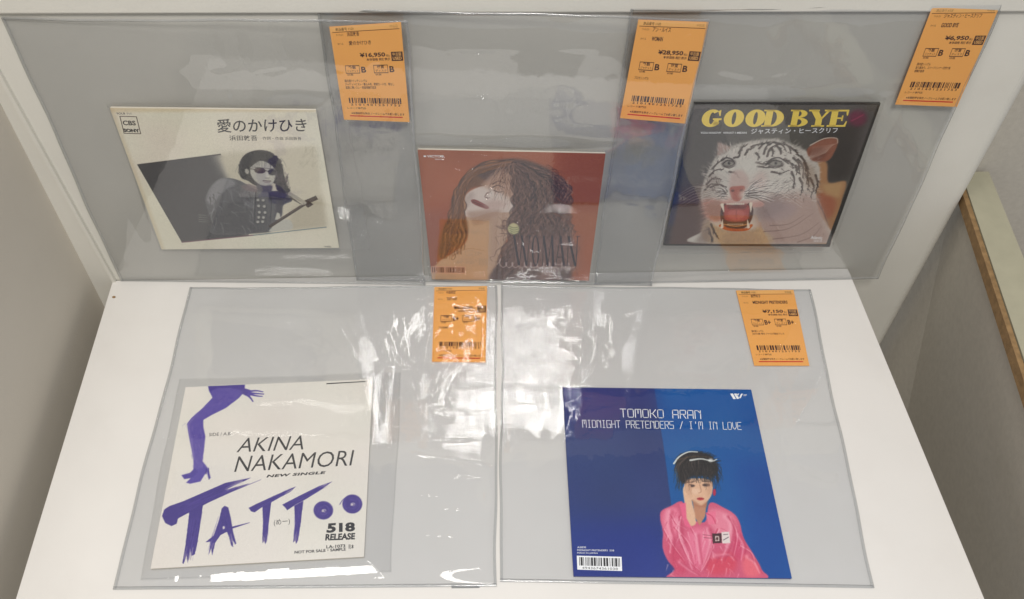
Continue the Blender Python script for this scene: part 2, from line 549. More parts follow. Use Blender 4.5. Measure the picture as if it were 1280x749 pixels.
# measured cover corners (photo measure) used to transfer drawings on to the covers
PX = {1: [(137, 135), (395, 138), (424, 310), (202, 312)],
      2: [(522, 187), (757, 192), (736, 351), (538, 352)],
      3: [(868, 129), (1101, 129), (1037, 309), (829, 307)],
      4: [(232, 484), (466, 474), (455, 696), (188, 711)],
      5: [(703, 484), (939, 487), (990, 723), (717, 720)]}


def vnoise(x, y, seed, cells):
    rng = np.random.default_rng(seed)
    g = rng.normal(0, 1, (cells + 3, cells + 3))
    def ax(t):
        t = np.clip(t, 0, 1) * cells; i = t.astype(int); f = t - i
        return i, f * f * (3 - 2 * f)
    i, fx = ax(x); j, fy = ax(y)
    return (g[j, i] * (1 - fx) + g[j, i + 1] * fx) * (1 - fy) + (g[j + 1, i] * (1 - fx) + g[j + 1, i + 1] * fx) * fy


def seg_dist(x, y, pts):
    d = np.full(x.shape, 9.0); T = np.zeros(x.shape)
    n = len(pts) - 1
    for i in range(n):
        ax, ay = pts[i]; bx, by = pts[i + 1]; dx, dy = bx - ax, by - ay
        t = np.clip(((x - ax) * dx + (y - ay) * dy) / (dx * dx + dy * dy), 0, 1)
        e = np.hypot(x - ax - t * dx, y - ay - t * dy)
        m = e < d; d = np.where(m, e, d); T = np.where(m, (i + t) / n, T)
    return d, T


def sstep(a, b, x):
    t = np.clip((x - a) / (b - a), 0, 1)
    return t * t * (3 - 2 * t)


def inside(x, y, q, soft):
    """1 inside the quadrilateral q (TL TR BR BL), falling to 0 over soft metres outside"""
    m = np.ones(x.shape)
    for i in range(4):
        ax, ay = q[i]; bx, by = q[(i + 1) % 4]
        L = math.hypot(bx - ax, by - ay)
        d = ((bx - ax) * (y - ay) - (by - ay) * (x - ax)) / L   # negative inside for this winding
        m = np.minimum(m, 1 - sstep(0, soft, d))
    return m


def waver(P, k=1.0):
    """film never lies ruler straight: slow in-plane waver"""
    P = np.array(P, float)
    x, y = P[..., 0].copy(), P[..., 1].copy()
    P[..., 0] = x + .0007 * np.sin(y * 34 + x * 9 + k) + .0003 * np.sin(y * 83 + 2 * k)
    P[..., 1] = y + (.0006 * np.sin(x * 29 + k * 2) + .0003 * np.sin(x * 77 + k)) * np.clip(y * 8, 0, 1)
    return P


def film_grid(name, q, n, hfun, mat, parent):
    s = np.linspace(0, 1, n); S, T = np.meshgrid(s, s)
    P = waver(bil(q, S, T))
    z = hfun(P[..., 0], P[..., 1], S, T)
    v = np.concatenate([P.reshape(-1, 2), z.reshape(-1, 1)], 1)
    i = np.arange(n - 1); I, J = np.meshgrid(i, i); b = (J * n + I).ravel()
    F = np.stack([b, b + 1, b + n + 1, b + n], 1).astype(np.int32)
    me = bpy.data.meshes.new(name)
    me.vertices.add(n * n); me.loops.add(F.size); me.polygons.add(len(F))
    me.vertices.foreach_set("co", v.astype(np.float32).ravel())
    me.loops.foreach_set("vertex_index", F.ravel())
    me.polygons.foreach_set("loop_start", np.arange(len(F), dtype=np.int32) * 4)
    me.update(calc_edges=True)
    return link(name, me, parent, mat, smooth=True)


def seam_strip(q, a, b, w, z0, z1, parent, name="seam", mat=None):
    """welded border between outline points a and b, w wide towards the inside"""
    q = [np.array(p, float) for p in q]; c = sum(q) / 4
    A, B = q[a], q[b]; d = (B - A) / np.linalg.norm(B - A); n = np.array([-d[1], d[0]])
    if n @ (c - A) < 0: n = -n
    pts = []
    k = 24
    for i in range(k + 1):
        t = i / k; P = A + (B - A) * t
        pts.append((waver(P - n * .0002), waver(P + n * w)))
    v = []; f = []
    for i, (p0, p1) in enumerate(pts):
        wob = .00015 * math.sin(i * 1.7 + a)
        v += [(*p0, z0), (*p0, z1), (*p1, z1 + .0003 + wob), (*p1, z0)]
    for i in range(k):
        o = i * 4
        f += [(o, o + 4, o + 5, o + 1), (o + 1, o + 5, o + 6, o + 2), (o + 2, o + 6, o + 7, o + 3)]
    return link(name, pydata(name, v, f), parent, mat or M['seam'], smooth=True)


def sleeve(k, label, ridges, group="clear vinyl record sleeves on the display"):
    q = SL[k]; rc = RC[k]; tg = TG[k]
    flat = k in (4, 5)
    o = thing("plastic_sleeve", label, "plastic sleeve", plane(k), group)
    n = 430 if flat else 170

    def front(x, y, S, T):
        e = np.minimum(np.minimum(S, 1 - S), np.minimum(T, 1 - T)) * .325
        puff = sstep(0, .016, e)
        h = .0012 + .0012 * puff
        h = h + (vnoise(S, T, 10 + k, 5) * .0011 + vnoise(S, T, 20 + k, 11) * .00042 + vnoise(S, T * .5, 30 + k, 30) * .00010) * puff * (1.0 if flat else .8)
        rec = inside(x, y, rc, .022)
        tgm = inside(x, y, tg, .004)
        rec0 = inside(x, y, rc, .003)
        wr = np.zeros_like(h)
        for pts, amp, wd in ridges:
            d, t = seg_dist(x, y, pts)
            wr = wr + amp * .62 * np.exp(-(d / (wd * .62)) ** 2) * (.55 + .45 * np.sin(t * 19 + amp * 9e4)) * np.clip(np.minimum(t, 1 - t) * 7, 0, 1)
        if flat:   # crumpled patch near the middle of the shelf
            zone = (sstep(.195, .25, x) if k == 4 else 1 - sstep(.06, .12, x)) * sstep(.13, .18, y)
            if k == 4: zone = zone + .5 * sstep(.2, .26, x) * (1 - sstep(.13, .18, y)) * vnoise(S, T, 5, 6).clip(0, 1)
            cr = vnoise(S * .7, T, 90 + k, 24) * .00022 + vnoise(S, T, 95 + k, 40) * .00007
            h = h + np.abs(cr) * zone * puff * 1.5
        h = h + wr * (1 - .9 * rec) * (1 - tgm * .85)
        h = h + sag(x, y) * puff if flat else h
        h = np.maximum(h, .0011)
        h = h * (1 - rec) + (.0047 + (h - .002) * .18) * rec
        h = np.maximum(h, .0026 * tgm)
        return h

    def sag(x, y):
        d, t = seg_dist(x, y, [(.02, .30), (.14, .285), (.30, .305)])
        return .0012 * np.exp(-(d / .02) ** 2)

    film_grid("front_film", q, n, front, M['film_flat'] if flat else M['film'], o)
    film_grid("back_film", q, 30, lambda x, y, S, T: .0003 + 0 * x, M['film_flat'] if flat else M['film_smoke'], o)
    seam_strip(q, 3, 2, .0022, .0004, .0014, o)
    seam_strip(q, 0, 3, .0022, .0005, .0015, o)
    seam_strip(q, 1, 2, .0022, .0006, .0016, o)
    seam_strip(q, 0, 1, .0018, .0007, .0012, o, "opening_edge")
    return o


def inner(k, q, label):
    o = thing("inner_sleeve", label, "inner sleeve", plane(k), "thin clear inner sleeves round the singles")
    qq = [np.array(p) for p in q]

    def fr(x, y, S, T):
        rec = inside(x, y, RC[k], .020)
        e = np.minimum(np.minimum(S, 1 - S), np.minimum(T, 1 - T)) * .2
        return .0010 + rec * .00262 + (vnoise(S, T, 70 + k, 9) * .0001 + .0002) * sstep(0, .01, e)
    film_grid("front_film", q, 110, fr, M['film_in'], o)
    film_grid("back_film", q, 10, lambda x, y, S, T: .0005 + 0 * x, M['film_in'], o)
    for a, b, i in ((3, 2, 0), (0, 3, 1), (1, 2, 2)):
        s = seam_strip(q, a, b, .0011, .0007 + i * .0001, .0010 + i * .0001, o, "seam", M['film_in'])
    return o


def jacket(k, label, edge):
    o = thing("record_jacket", label, "record", plane(k), "seven inch record singles")
    q = RC[k]
    c = sum(np.array(p) for p in q) / 4
    qi = [tuple(c + (np.array(p) - c) * .9985) for p in q]
    loop = [qi[3], qi[2], qi[1], qi[0]]
    hull_box("jacket_board", [(*p, .0008) for p in loop] + [(*p, .0030) for p in loop], edge, o, bevel=.0004)
    return o


ZP = .00325   # print sheet
ZL = .00333   # lettering


# =============================================================== cover 1: black and white portrait single
def cover1():
    o = jacket(1, "cream single sleeve with black and white photo of a guitarist in sunglasses, upright at left", M['card'])
    p = Painter(PX[1], bg=(242, 236, 214), seed=11)
    p.clouds(3, 5)
    p.frame(130, 120, 3.403)
    # yellowed rim
    p.poly([(20, 50), (900, 55), (900, 68), (25, 70)], (222, 196, 150), .5, 5)
    p.poly([(20, 50), (40, 50), (260, 655), (225, 655)], (210, 190, 150), .4, 6)
    p.poly([(145, 292), (500, 248), (590, 300), (640, 400), (620, 592), (335, 620)], (70, 70, 74))
    p.poly([(470, 240), (600, 240), (600, 420), (520, 330)], (222, 214, 192), .92, 22)
    p.poly([(500, 250), (900, 210), (945, 556), (600, 590)], (218, 210, 186), .85, 9)
    p.poly([(800, 480), (930, 420), (945, 556), (790, 570)], (196, 186, 160), .7, 12)
    p.line([(145, 292), (500, 248)], 5, (60, 60, 62))
    p.line([(145, 292), (335, 620)], 4, (50, 50, 55))
    p.line([(335, 622), (640, 592)], 5, (120, 76, 92)); p.line([(640, 592), (945, 557)], 4, (88, 120, 130))
    p.frame(250, 180, 5.76)
    # jacket and shoulders
    p.poly([(150, 250), (230, 245), (300, 265), (360, 300), (420, 330), (500, 335), (600, 340), (655, 365), (665, 410), (605, 440), (592, 520), (520, 590), (505, 632), (110, 650), (92, 560), (60, 470), (45, 400), (60, 350), (90, 300)], (98, 98, 102), smooth=True)
    p.poly([(150, 252), (230, 250), (260, 290), (190, 330), (110, 420), (90, 440), (55, 400), (85, 310)], (148, 148, 150), .8, 8, smooth=True)
    p.poly([(200, 420), (400, 400), (500, 430), (520, 600), (500, 635), (120, 650), (100, 560)], (74, 74, 78), .85, 18)
    p.poly([(500, 340), (640, 350), (660, 405), (600, 438), (505, 420)], (46, 42, 76), .85, 7)
    p.poly([(560, 400), (600, 400), (592, 520), (540, 560)], (52, 50, 62), .7, 8)
    for i in range(70):
        x = p.rng.uniform(60, 560); y = p.rng.uniform(270, 630); g = p.rng.uniform(70, 150)
        a = p.rng.uniform(-.6, 1.2); L = p.rng.uniform(10, 45)
        p.curve([(x, y), (x + L * .5 * math.cos(a) + 3, y + L * .5 * math.sin(a)), (x + L * math.cos(a), y + L * math.sin(a) + 4)], 5, (g, g, g + 2), .28, 1)
    p.curve([(230, 330), (250, 420), (330, 460)], 9, (128, 128, 130), .6, 4)
    p.curve([(60, 400), (110, 440), (90, 520), (110, 600)], 8, (150, 150, 150), .5, 3)
    for y in (515, 532, 548, 562): p.line([(0, y - 6), (70, y)], 6, (170, 168, 160), .6, 2)
    # denim: lapels, yoke seam, pocket, folds, fringe
    p.poly([(352, 300), (410, 340), (400, 470), (330, 440), (300, 360)], (112, 112, 116), .8, 5)
    p.curve([(410, 340), (404, 430), (400, 520), (396, 630)], 6, (46, 46, 50), .9, 4); p.curve([(400, 340), (394, 430), (388, 520)], 3, (160, 160, 158), .7, 2)
    p.curve([(500, 340), (520, 430), (512, 560)], 6, (40, 40, 48), .9, 4)
    p.line([(240, 420), (330, 425), (334, 490), (250, 490)], 3, (140, 140, 140), .7); p.line([(240, 420), (330, 425)], 4, (52, 52, 56), .8)
    for i in range(46):
        x = p.rng.uniform(70, 380); y = p.rng.uniform(300, 610); a = p.rng.normal(1.2, .5); L = p.rng.uniform(30, 80); g = p.rng.choice([52, 60, 138, 156])
        p.curve([(x, y), (x + L * .5 * math.cos(a) + 6, y + L * .5 * math.sin(a)), (x + L * math.cos(a) - 3, y + L * math.sin(a))], 8, (g, g, g + 3), .5, 2)
    for i in range(30):
        x = 412 + (i % 5) * 20; y = 350 + (i // 5) * 46
        p.line([(x, y), (x + 6, y + 40)], 3, (122, 122, 122), .5, 2)
    # collar
    p.poly([(360, 285), (430, 310), (420, 350), (330, 330), (300, 300)], (120, 104, 108), .8, 5)
    p.poly([(410, 290), (530, 300), (520, 345), (430, 350)], (84, 82, 92), 1, 4)
    p.poly([(420, 340), (500, 345), (490, 400), (430, 400)], (120, 120, 122), .8, 6)
    for x, y in ((425, 402), (462, 403), (430, 445), (470, 448), (435, 490), (475, 492), (430, 527), (464, 528), (424, 560), (458, 558)):
        p.oval(x + 2, y + 5, 15, 13, (50, 50, 54), .7, 3); p.oval(x, y, 11, 10, (186, 184, 176), 1, 2)
    # guitar
    p.poly([(505, 628), (540, 590), (600, 548), (650, 545), (672, 580), (665, 612), (590, 622)], (205, 203, 190), 1, 2, smooth=True)
    p.poly([(545, 545), (560, 490), (580, 500), (590, 540)], (206, 203, 190), 1, 2)
    p.line([(512, 592), (762, 428)], 22, (62, 48, 44)); p.line([(560, 556), (745, 436)], 5, (120, 100, 86), .8)
    p.poly([(752, 408), (835, 370), (852, 398), (800, 420), (818, 434), (780, 458), (760, 440)], (66, 46, 38), 1, 1)
    for i in range(5): p.oval(775 + i * 14, 400 - i * 6, 3, 5, (30, 26, 24))
    # hand and forearm
    p.curve([(640, 352), (690, 380), (730, 405), (760, 420)], 34, (172, 166, 152), 1, 22)
    p.curve([(652, 380), (700, 412), (730, 432)], 18, (90, 84, 80), .8, 8)
    for i in range(4): p.curve([(712 + i * 13, 392 + i * 5), (735 + i * 9, 415 + i * 3), (728 + i * 10, 440 - i * 2)], 8, (196, 188, 170), 1, 5)
    # head
    p.poly([(292, 215), (288, 170), (305, 110), (345, 68), (410, 46), (480, 48), (535, 76), (580, 120), (600, 175), (612, 235), (632, 300), (655, 335), (610, 352), (560, 330), (540, 280), (420, 300), (350, 262), (312, 248)], (36, 34, 38), 1, 2, smooth=True)
    p.poly([(372, 165), (400, 138), (440, 120), (485, 130), (535, 165), (560, 205), (548, 250), (522, 288), (480, 300), (440, 293), (400, 262), (372, 215)], (196, 193, 180), 1, 2, smooth=True)
    p.oval(346, 196, 14, 20, (178, 174, 162), 1, 2, rot=-.4)
    p.poly([(400, 262), (440, 293), (480, 302), (522, 290), (515, 330), (430, 330)], (96, 92, 98), .8, 6)
    p.oval(438, 190, 40, 22, (70, 56, 54), 1, 2, rot=.08); p.oval(525, 202, 30, 23, (46, 44, 52), 1, 2, rot=.1)
    p.oval(430, 184, 18, 8, (120, 98, 90), .5, 5)
    p.line([(474, 190), (500, 196)], 6, (60, 52, 50)); p.line([(372, 178), (402, 182)], 5, (60, 52, 50))
    p.line([(395, 166), (560, 180)], 4, (46, 42, 42), .8)
    p.poly([(480, 200), (498, 205), (505, 240), (482, 240)], (222, 219, 206), .7, 3)
    p.line([(478, 244), (506, 244)], 5, (110, 100, 96), .8)
    p.line([(462, 264), (516, 266)], 7, (84, 50, 52)); p.line([(472, 276), (510, 277)], 5, (146, 128, 120))
    p.poly([(540, 180), (575, 190), (570, 260), (540, 290), (548, 240)], (50, 46, 56), .8, 4)
    for i in range(60):
        x = p.rng.uniform(300, 590); y = 60 + abs(x - 440) * .25 + p.rng.uniform(0, 50)
        g = p.rng.uniform(20, 92); sx = (x - 440) * .3
        p.curve([(x, y), (x + sx * .6, y + 30), (x + sx, y + 70)], 3, (g, g, g + 3), .5, 1)
    for i in range(150):   # loose curls on the outline and down the side
        a = p.rng.uniform(-3.5, .6); x = 445 + 148 * math.cos(a); y = 165 + 120 * math.sin(a)
        if i > 90: x = p.rng.uniform(560, 640); y = p.rng.uniform(200, 345)
        g = p.rng.uniform(24, 84)
        p.strand([(x, y), (x + p.rng.uniform(-16, 16), y + 14), (x + p.rng.uniform(-14, 14), y + 32)], 5, 1.2, 4.5, (g, g * .96, g), .8, 2, p.rng.uniform(0, 6))
    for i in range(25):
        y = p.rng.uniform(230, 335); x = p.rng.uniform(555, 640)
        p.curve([(x - 15, y - 30), (x, y - 8), (x + 5, y + 15)], 4, (70, 48, 70), .5, 1)
    p.curve([(372, 160), (430, 118), (500, 130), (560, 190)], 9, (36, 34, 38), .9, 5)
    p.grain(5, 2); p.grain(3)
    p.mesh("cover_print", RC[1], ZP, M['print'], o)
    # lettering, measured on the enlarged cover
    fr = Painter.frame
    q = RC[1]
    h = Painter(PX[1], n=4); h.frame(130, 120, 3.403)
    t = Letters(q, h.uv)
    t.text("愛のかけひき", (488, 156), (862, 152), (484, 98), bold=.009)
    t.build("title_lettering", ZL, M['black'], o)
    t = Letters(q, h.uv)
    t.text("浜田敦吾", (540, 189), (658, 189), (537, 167), bold=.006)
    t.text("作詞・作曲 浜田敦吾", (680, 186), (842, 188), (678, 172))
    t.text("SOLB 111", (55, 78), (118, 79), (53, 70), bold=.01)
    t.text("CBS", (82, 124), (138, 125), (78, 104), bold=.03)
    t.text("SONY", (86, 153), (156, 155), (80, 138), bold=.06)
    t.text("¥400", (940, 644), (968, 645), (938, 637))
    t.build("small_print", ZL, M['black'], o)
    t = Letters(q, h.uv)
    for a, b in (((68, 86), (140, 88)), ((68, 86), (86, 158)), ((140, 88), (158, 160)), ((86, 158), (158, 160))):
        t.strokes([a, b], .004)
    t.build("logo_box", ZL + .00004, M['ink'], o)


# =============================================================== cover 2: rust coloured portrait with long curls
def cover2():
    o = jacket(2, "rust coloured single sleeve with portrait of a long curly haired woman, upright in the middle", M['card'])
    p = Painter(PX[2], bg=(166, 90, 56), seed=22)
    p.clouds(5, 4)
    p.frame(540, 190, 4.54)
    p.poly([(720, 0), (1000, 0), (960, 330), (780, 330)], (142, 66, 40), .5, 30)
    p.poly([(-90, 350), (100, 350), (30, 730), (-90, 730)], (150, 88, 80), .5, 30)
    rng = p.rng
    # neck and shoulder
    p.poly([(200, 370), (330, 330), (450, 325), (460, 420), (420, 520), (380, 610), (350, 740), (-20, 740), (30, 640), (110, 590), (200, 510)], (208, 176, 148), 1, 4, smooth=True)
    p.poly([(330, 330), (450, 325), (450, 430), (400, 560), (340, 700), (330, 560)], (184, 152, 134), .7, 16)
    p.poly([(220, 380), (330, 350), (340, 400), (240, 430)], (160, 122, 98), .5, 14)
    p.curve([(232, 400), (300, 398), (340, 388)], 5, (160, 120, 96), .6, 2)
    p.curve([(120, 600), (200, 560), (300, 570)], 8, (176, 136, 108), .5, 4)
    # hair mass
    p.poly([(190, 170), (230, 105), (300, 70), (400, 48), (520, 46), (630, 82), (705, 130), (760, 210), (770, 300), (760, 380), (785, 470), (815, 560), (800, 660), (740, 745), (350, 745), (370, 650), (425, 560), (455, 470), (470, 400), (490, 330), (470, 250), (400, 200), (300, 180)], (86, 62, 60), 1, 9, smooth=True)
    p.poly([(240, 130), (180, 165), (135, 240), (110, 310), (105, 370), (70, 430), (45, 520), (35, 600), (60, 615), (105, 560), (180, 520), (205, 470), (200, 400), (172, 350), (178, 280), (230, 215), (330, 195)], (112, 74, 52), 1, 7, smooth=True)
    # face
    p.poly([(176, 325), (190, 265), (236, 222), (320, 196), (430, 190), (500, 230), (495, 310), (450, 348), (335, 354), (250, 380), (205, 380), (180, 355)], (222, 206, 196), 1, 3, smooth=True)
    p.poly([(290, 190), (400, 110), (490, 130), (510, 230), (480, 290), (420, 250), (330, 215)], (196, 158, 136), .9, 12, smooth=True)
    p.poly([(200, 350), (320, 338), (420, 338), (340, 384), (215, 392)], (176, 142, 124), .7, 9)
    p.poly([(186, 270), (230, 228), (250, 250), (200, 330), (182, 330)], (178, 158, 150), .6, 9)
    p.poly([(226, 284), (246, 278), (272, 288), (326, 318), (320, 333), (288, 325), (240, 304)], (132, 60, 60), 1, 1.5, smooth=True)
    p.line([(238, 290), (320, 326)], 3.5, (66, 28, 32), .9, 2); p.line([(262, 290), (300, 308)], 4, (176, 104, 100), .6, 2)
    p.curve([(322, 238), (306, 262), (322, 272), (334, 266)], 5, (120, 82, 74), .85, 3); p.oval(318, 268, 5, 4, (80, 46, 46), .8, 1)
    p.poly([(330, 220), (352, 205), (350, 250), (332, 258)], (228, 216, 208), .6, 5)
    p.curve([(352, 208), (382, 196), (420, 212)], 7, (70, 46, 46), .85, 3); p.curve([(440, 160), (455, 190), (450, 215)], 6, (90, 60, 54), .6, 3)
    p.curve([(425, 300), (412, 330)], 5, (158, 122, 110), .5)
    p.curve([(360, 226), (385, 236), (412, 230)], 6, (60, 38, 40), .9, 3); p.curve([(352, 190), (385, 172), (425, 184)], 8, (80, 52, 48), .8, 3)
    p.poly([(300, 300), (360, 280), (430, 300), (380, 334), (310, 336)], (196, 164, 154), .6, 12, smooth=True)
    cols = [(52, 36, 40), (88, 60, 58), (120, 86, 78), (70, 50, 58), (158, 118, 100), (42, 30, 34), (104, 74, 66)]
    # right hand mass: long waves from the crown
    for i in range(52):
        u = (i * .618) % 1.0; ph = rng.uniform(0, 6.28); am = rng.uniform(12, 24); wv = rng.uniform(4, 7.5); y1 = rng.uniform(420, 745); x1 = 385 + 435 * u
        for j in range(8):
            o_ = (j - 3.5) * 5.5; lt = [(54, 36, 40), (76, 52, 52), (98, 72, 68), (124, 92, 84), (150, 116, 102), (118, 88, 80), (88, 64, 62), (62, 44, 46)][j]
            p.strand([(430 + 120 * u + o_ * .3, 55 + 25 * u), (480 + 290 * u + o_ * .7, 190), (470 + 300 * u + o_, 380), (x1 + o_, y1)], am, wv, 6.5, lt, .6, 2.0, ph, 44)
    for i in range(150):
        u = rng.uniform(0, 1); x1 = 380 + 440 * u + rng.normal(0, 12); y1 = rng.uniform(380, 745)
        sx = 430 + 120 * u + rng.normal(0, 10); mx = 480 + 290 * u + rng.normal(0, 14)
        p.strand([(sx, 55 + 25 * u), (mx, 190 + rng.normal(0, 20)), (470 + 300 * u, 380), (x1, y1)], rng.uniform(9, 24), rng.uniform(5, 10), rng.uniform(2.5, 5.5), cols[rng.integers(7)], rng.uniform(.4, .85), 1.5, rng.uniform(0, 6.28))
    def curl(x, y, r, col, w, al=.75):
        a0 = rng.uniform(0, 6.28); n = rng.uniform(2.5, 5.5)
        p.line([(x + r * (1 - .5 * t) * math.cos(a0 + n * t) + 8 * t, y + r * (1 - .3 * t) * 1.25 * math.sin(a0 + n * t) + 14 * t) for t in np.linspace(0, 1, 9)], w, col, al, w * .3)
    for i in range(90):
        u = rng.uniform(0, 1); y = rng.uniform(150, 730); x = 500 + 280 * u + (y - 300) * .1
        if y < 300 and x > 730: continue
        curl(min(x, 815), y, rng.uniform(8, 24), cols[rng.integers(7)], rng.uniform(3, 6), .7)
    for i in range(60):
        y = rng.uniform(380, 610); curl(150 - (y - 380) * .35 + rng.uniform(-30, 40), y, rng.uniform(8, 20), [(120, 74, 44), (166, 108, 62), (84, 54, 40)][rng.integers(3)], 4, .7)
    p.poly([(460, 500), (840, 480), (840, 670), (440, 670)], (150, 112, 104), .5, 24)
    # left locks
    for i in range(14):
        u = (i * .618) % 1.0; ph = rng.uniform(0, 6.28); am = rng.uniform(7, 13); wv = rng.uniform(4, 6.5); y1 = rng.uniform(480, 620)
        for j in range(6):
            o_ = (j - 2.5) * 5; lt = [(70, 44, 36), (104, 66, 46), (150, 98, 62), (196, 140, 92), (140, 90, 58), (64, 42, 38)][j]
            p.strand([(470 - 40 * u, 50 + 30 * u + o_ * .3), (290 - 30 * u, 78 + 55 * u + o_ * .6), (165 + 25 * u + o_ * .6, 190 + 25 * u), (120 + 60 * u + o_, 340), (45 + 120 * u + o_ + (620 - y1) * .3, y1)], am, wv, 6, lt, .75, 2.5, ph, 44)
    for i in range(90):
        u = rng.uniform(0, 1); y1 = rng.uniform(300, 620)
        c = cols[rng.integers(7)] if rng.uniform() < .4 else [(120, 74, 44), (156, 100, 58), (92, 58, 40)][rng.integers(3)]
        p.strand([(470 - 40 * u, 50 + 30 * u), (290 - 30 * u, 78 + 55 * u), (165 + 25 * u, 190 + 25 * u), (120 + 60 * u, 340), (70 + 110 * u * (1 - (y1 - 300) / 500) - (y1 - 340) * .12 + 20, y1)], rng.uniform(4, 11), rng.uniform(2, 5), rng.uniform(2.5, 5), c, rng.uniform(.4, .8), 1.5, rng.uniform(0, 6.28), 34)
    # wisps over the eyes
    for i in range(40):
        u = rng.uniform(0, 1)
        p.strand([(400 + 90 * u, 70), (350 + 130 * u, 150 + rng.normal(0, 12)), (310 + 190 * u + rng.normal(0, 15), 235 + 70 * u + rng.normal(0, 18))], rng.uniform(5, 13), rng.uniform(1, 2.6), rng.uniform(1.6, 3.4), [(92, 62, 54), (140, 100, 84), (66, 46, 46), (176, 136, 112)][rng.integers(4)], .75, 1, rng.uniform(0, 6.28))
    # flyaway ends
    for i in range(46):
        y = rng.uniform(110, 420); x = 700 + (60 if y > 200 else 20) + rng.uniform(-10, 10)
        p.strand([(x - 60, y - 40), (x, y), (x + rng.uniform(10, 40), y + rng.uniform(10, 50))], rng.uniform(5, 12), rng.uniform(1, 2.5), 2.6, [(90, 44, 36), (70, 46, 46), (120, 56, 40)][rng.integers(3)], .75, 1, rng.uniform(0, 6))
    for i in range(26):
        x = rng.uniform(350, 430); y = rng.uniform(560, 720)
        p.strand([(x + 40, y - 40), (x, y), (x - 14, y + 30)], rng.uniform(5, 11), rng.uniform(1, 2), 3, cols[rng.integers(7)], .8, 1.5)
    # ear ring
    p.oval(468, 445, 33, 32, (206, 200, 150), 1, 3)
    for i in range(4): p.curve([(440 + i * 4, 428 + i * 13), (470, 440 + i * 12), (500, 432 + i * 12)], 4, (70, 92, 62), .85)
    p.grain(4, 2); p.grain(3)
    # script signature
    p.poly([(600, 690), (680, 670), (720, 740), (600, 745)], (150, 110, 96), .5, 16)
    sg = []
    for i in range(64):
        t = i / 63; sg.append((372 + 440 * t + 12 * math.sin(i * 1.25), 648 + 16 * math.cos(i * 1.25) - (26 * math.exp(-((t - .02) / .03) ** 2)) - (20 * math.exp(-((t - .80) / .02) ** 2))))
    p.line(sg, 3.2, (226, 206, 200), .8)
    p.mesh("cover_print", RC[2], ZP, M['print'], o)
    h = Painter(PX[2], n=4); h.frame(540, 190, 4.54)
    t = Letters(RC[2], h.uv)
    # tall thin roman capitals W O M A N
    y0, y1 = 652, 482
    def stem(x, x2, w):
        w = w * 1.25; t.quad([(x - w / 2, y0), (x + w / 2, y0), (x2 + w / 2, y1), (x2 - w / 2, y1)])
    stem(497, 470, 10); stem(500, 520, 3.5); stem(540, 513, 10); stem(543, 560, 3.5)
    for a0, a1 in ((0, 180), (180, 360)):
        P = []; Q = []
        for i in range(13):
            a = R(a0 + (a1 - a0) * i / 12)
            P.append((592 + 22 * math.sin(a), 567 + 86 * math.cos(a))); Q.append((592 + 12 * math.sin(a), 567 + 80 * math.cos(a)))
        for i in range(12): t.quad([P[i], P[i + 1], Q[i + 1], Q[i]])
    stem(632, 636, 3.5); stem(660, 638, 10); stem(660, 684, 3.5); stem(690, 686, 10)
    stem(705, 732, 3.5); stem(752, 732, 10); t.quad([(716, 604), (742, 604), (742, 599), (716, 599)])
    stem(772, 775, 3.5); stem(815, 778, 10); stem(818, 828, 3.5)
    for x in (470, 515, 560): t.quad([(x - 10, 486), (x + 10, 486), (x + 10, 482), (x - 10, 482)])
    for x in (690, 772): t.quad([(x - 9, 652), (x + 9, 652), (x + 9, 648), (x - 9, 648)])
    t.quad([(820, 486), (842, 486), (842, 482), (820, 482)])
    t.build("title_lettering", ZL, ink_mat("violet_ink", (30, 20, 40)), o)
    h.frame(500, 160, 3.566)
    t = Letters(RC[2], h.uv)
    t.text("VICTOR", (122, 133), (200, 133), (122, 122), bold=.02)
    t.text("stereo", (158, 144), (200, 144), (158, 138))
    t.quad([(106, 124), (117, 124), (117, 131), (106, 131)])
    t.build("small_print", ZL, M['white'], o)
    t = Letters(RC[2], h.uv)
    t.quad([(133, 657), (290, 657), (290, 627), (133, 627)])
    t.build("barcode_label", ZL, ink_mat("pale_rust_ink", (214, 168, 148)), o)
    t = Letters(RC[2], h.uv)
    t.bars([(137, 630), (286, 630), (286, 654), (137, 654)], 66, 5)
    t.build("barcode", ZL + .00006, ink_mat("dark_rust_ink", (70, 30, 26)), o)


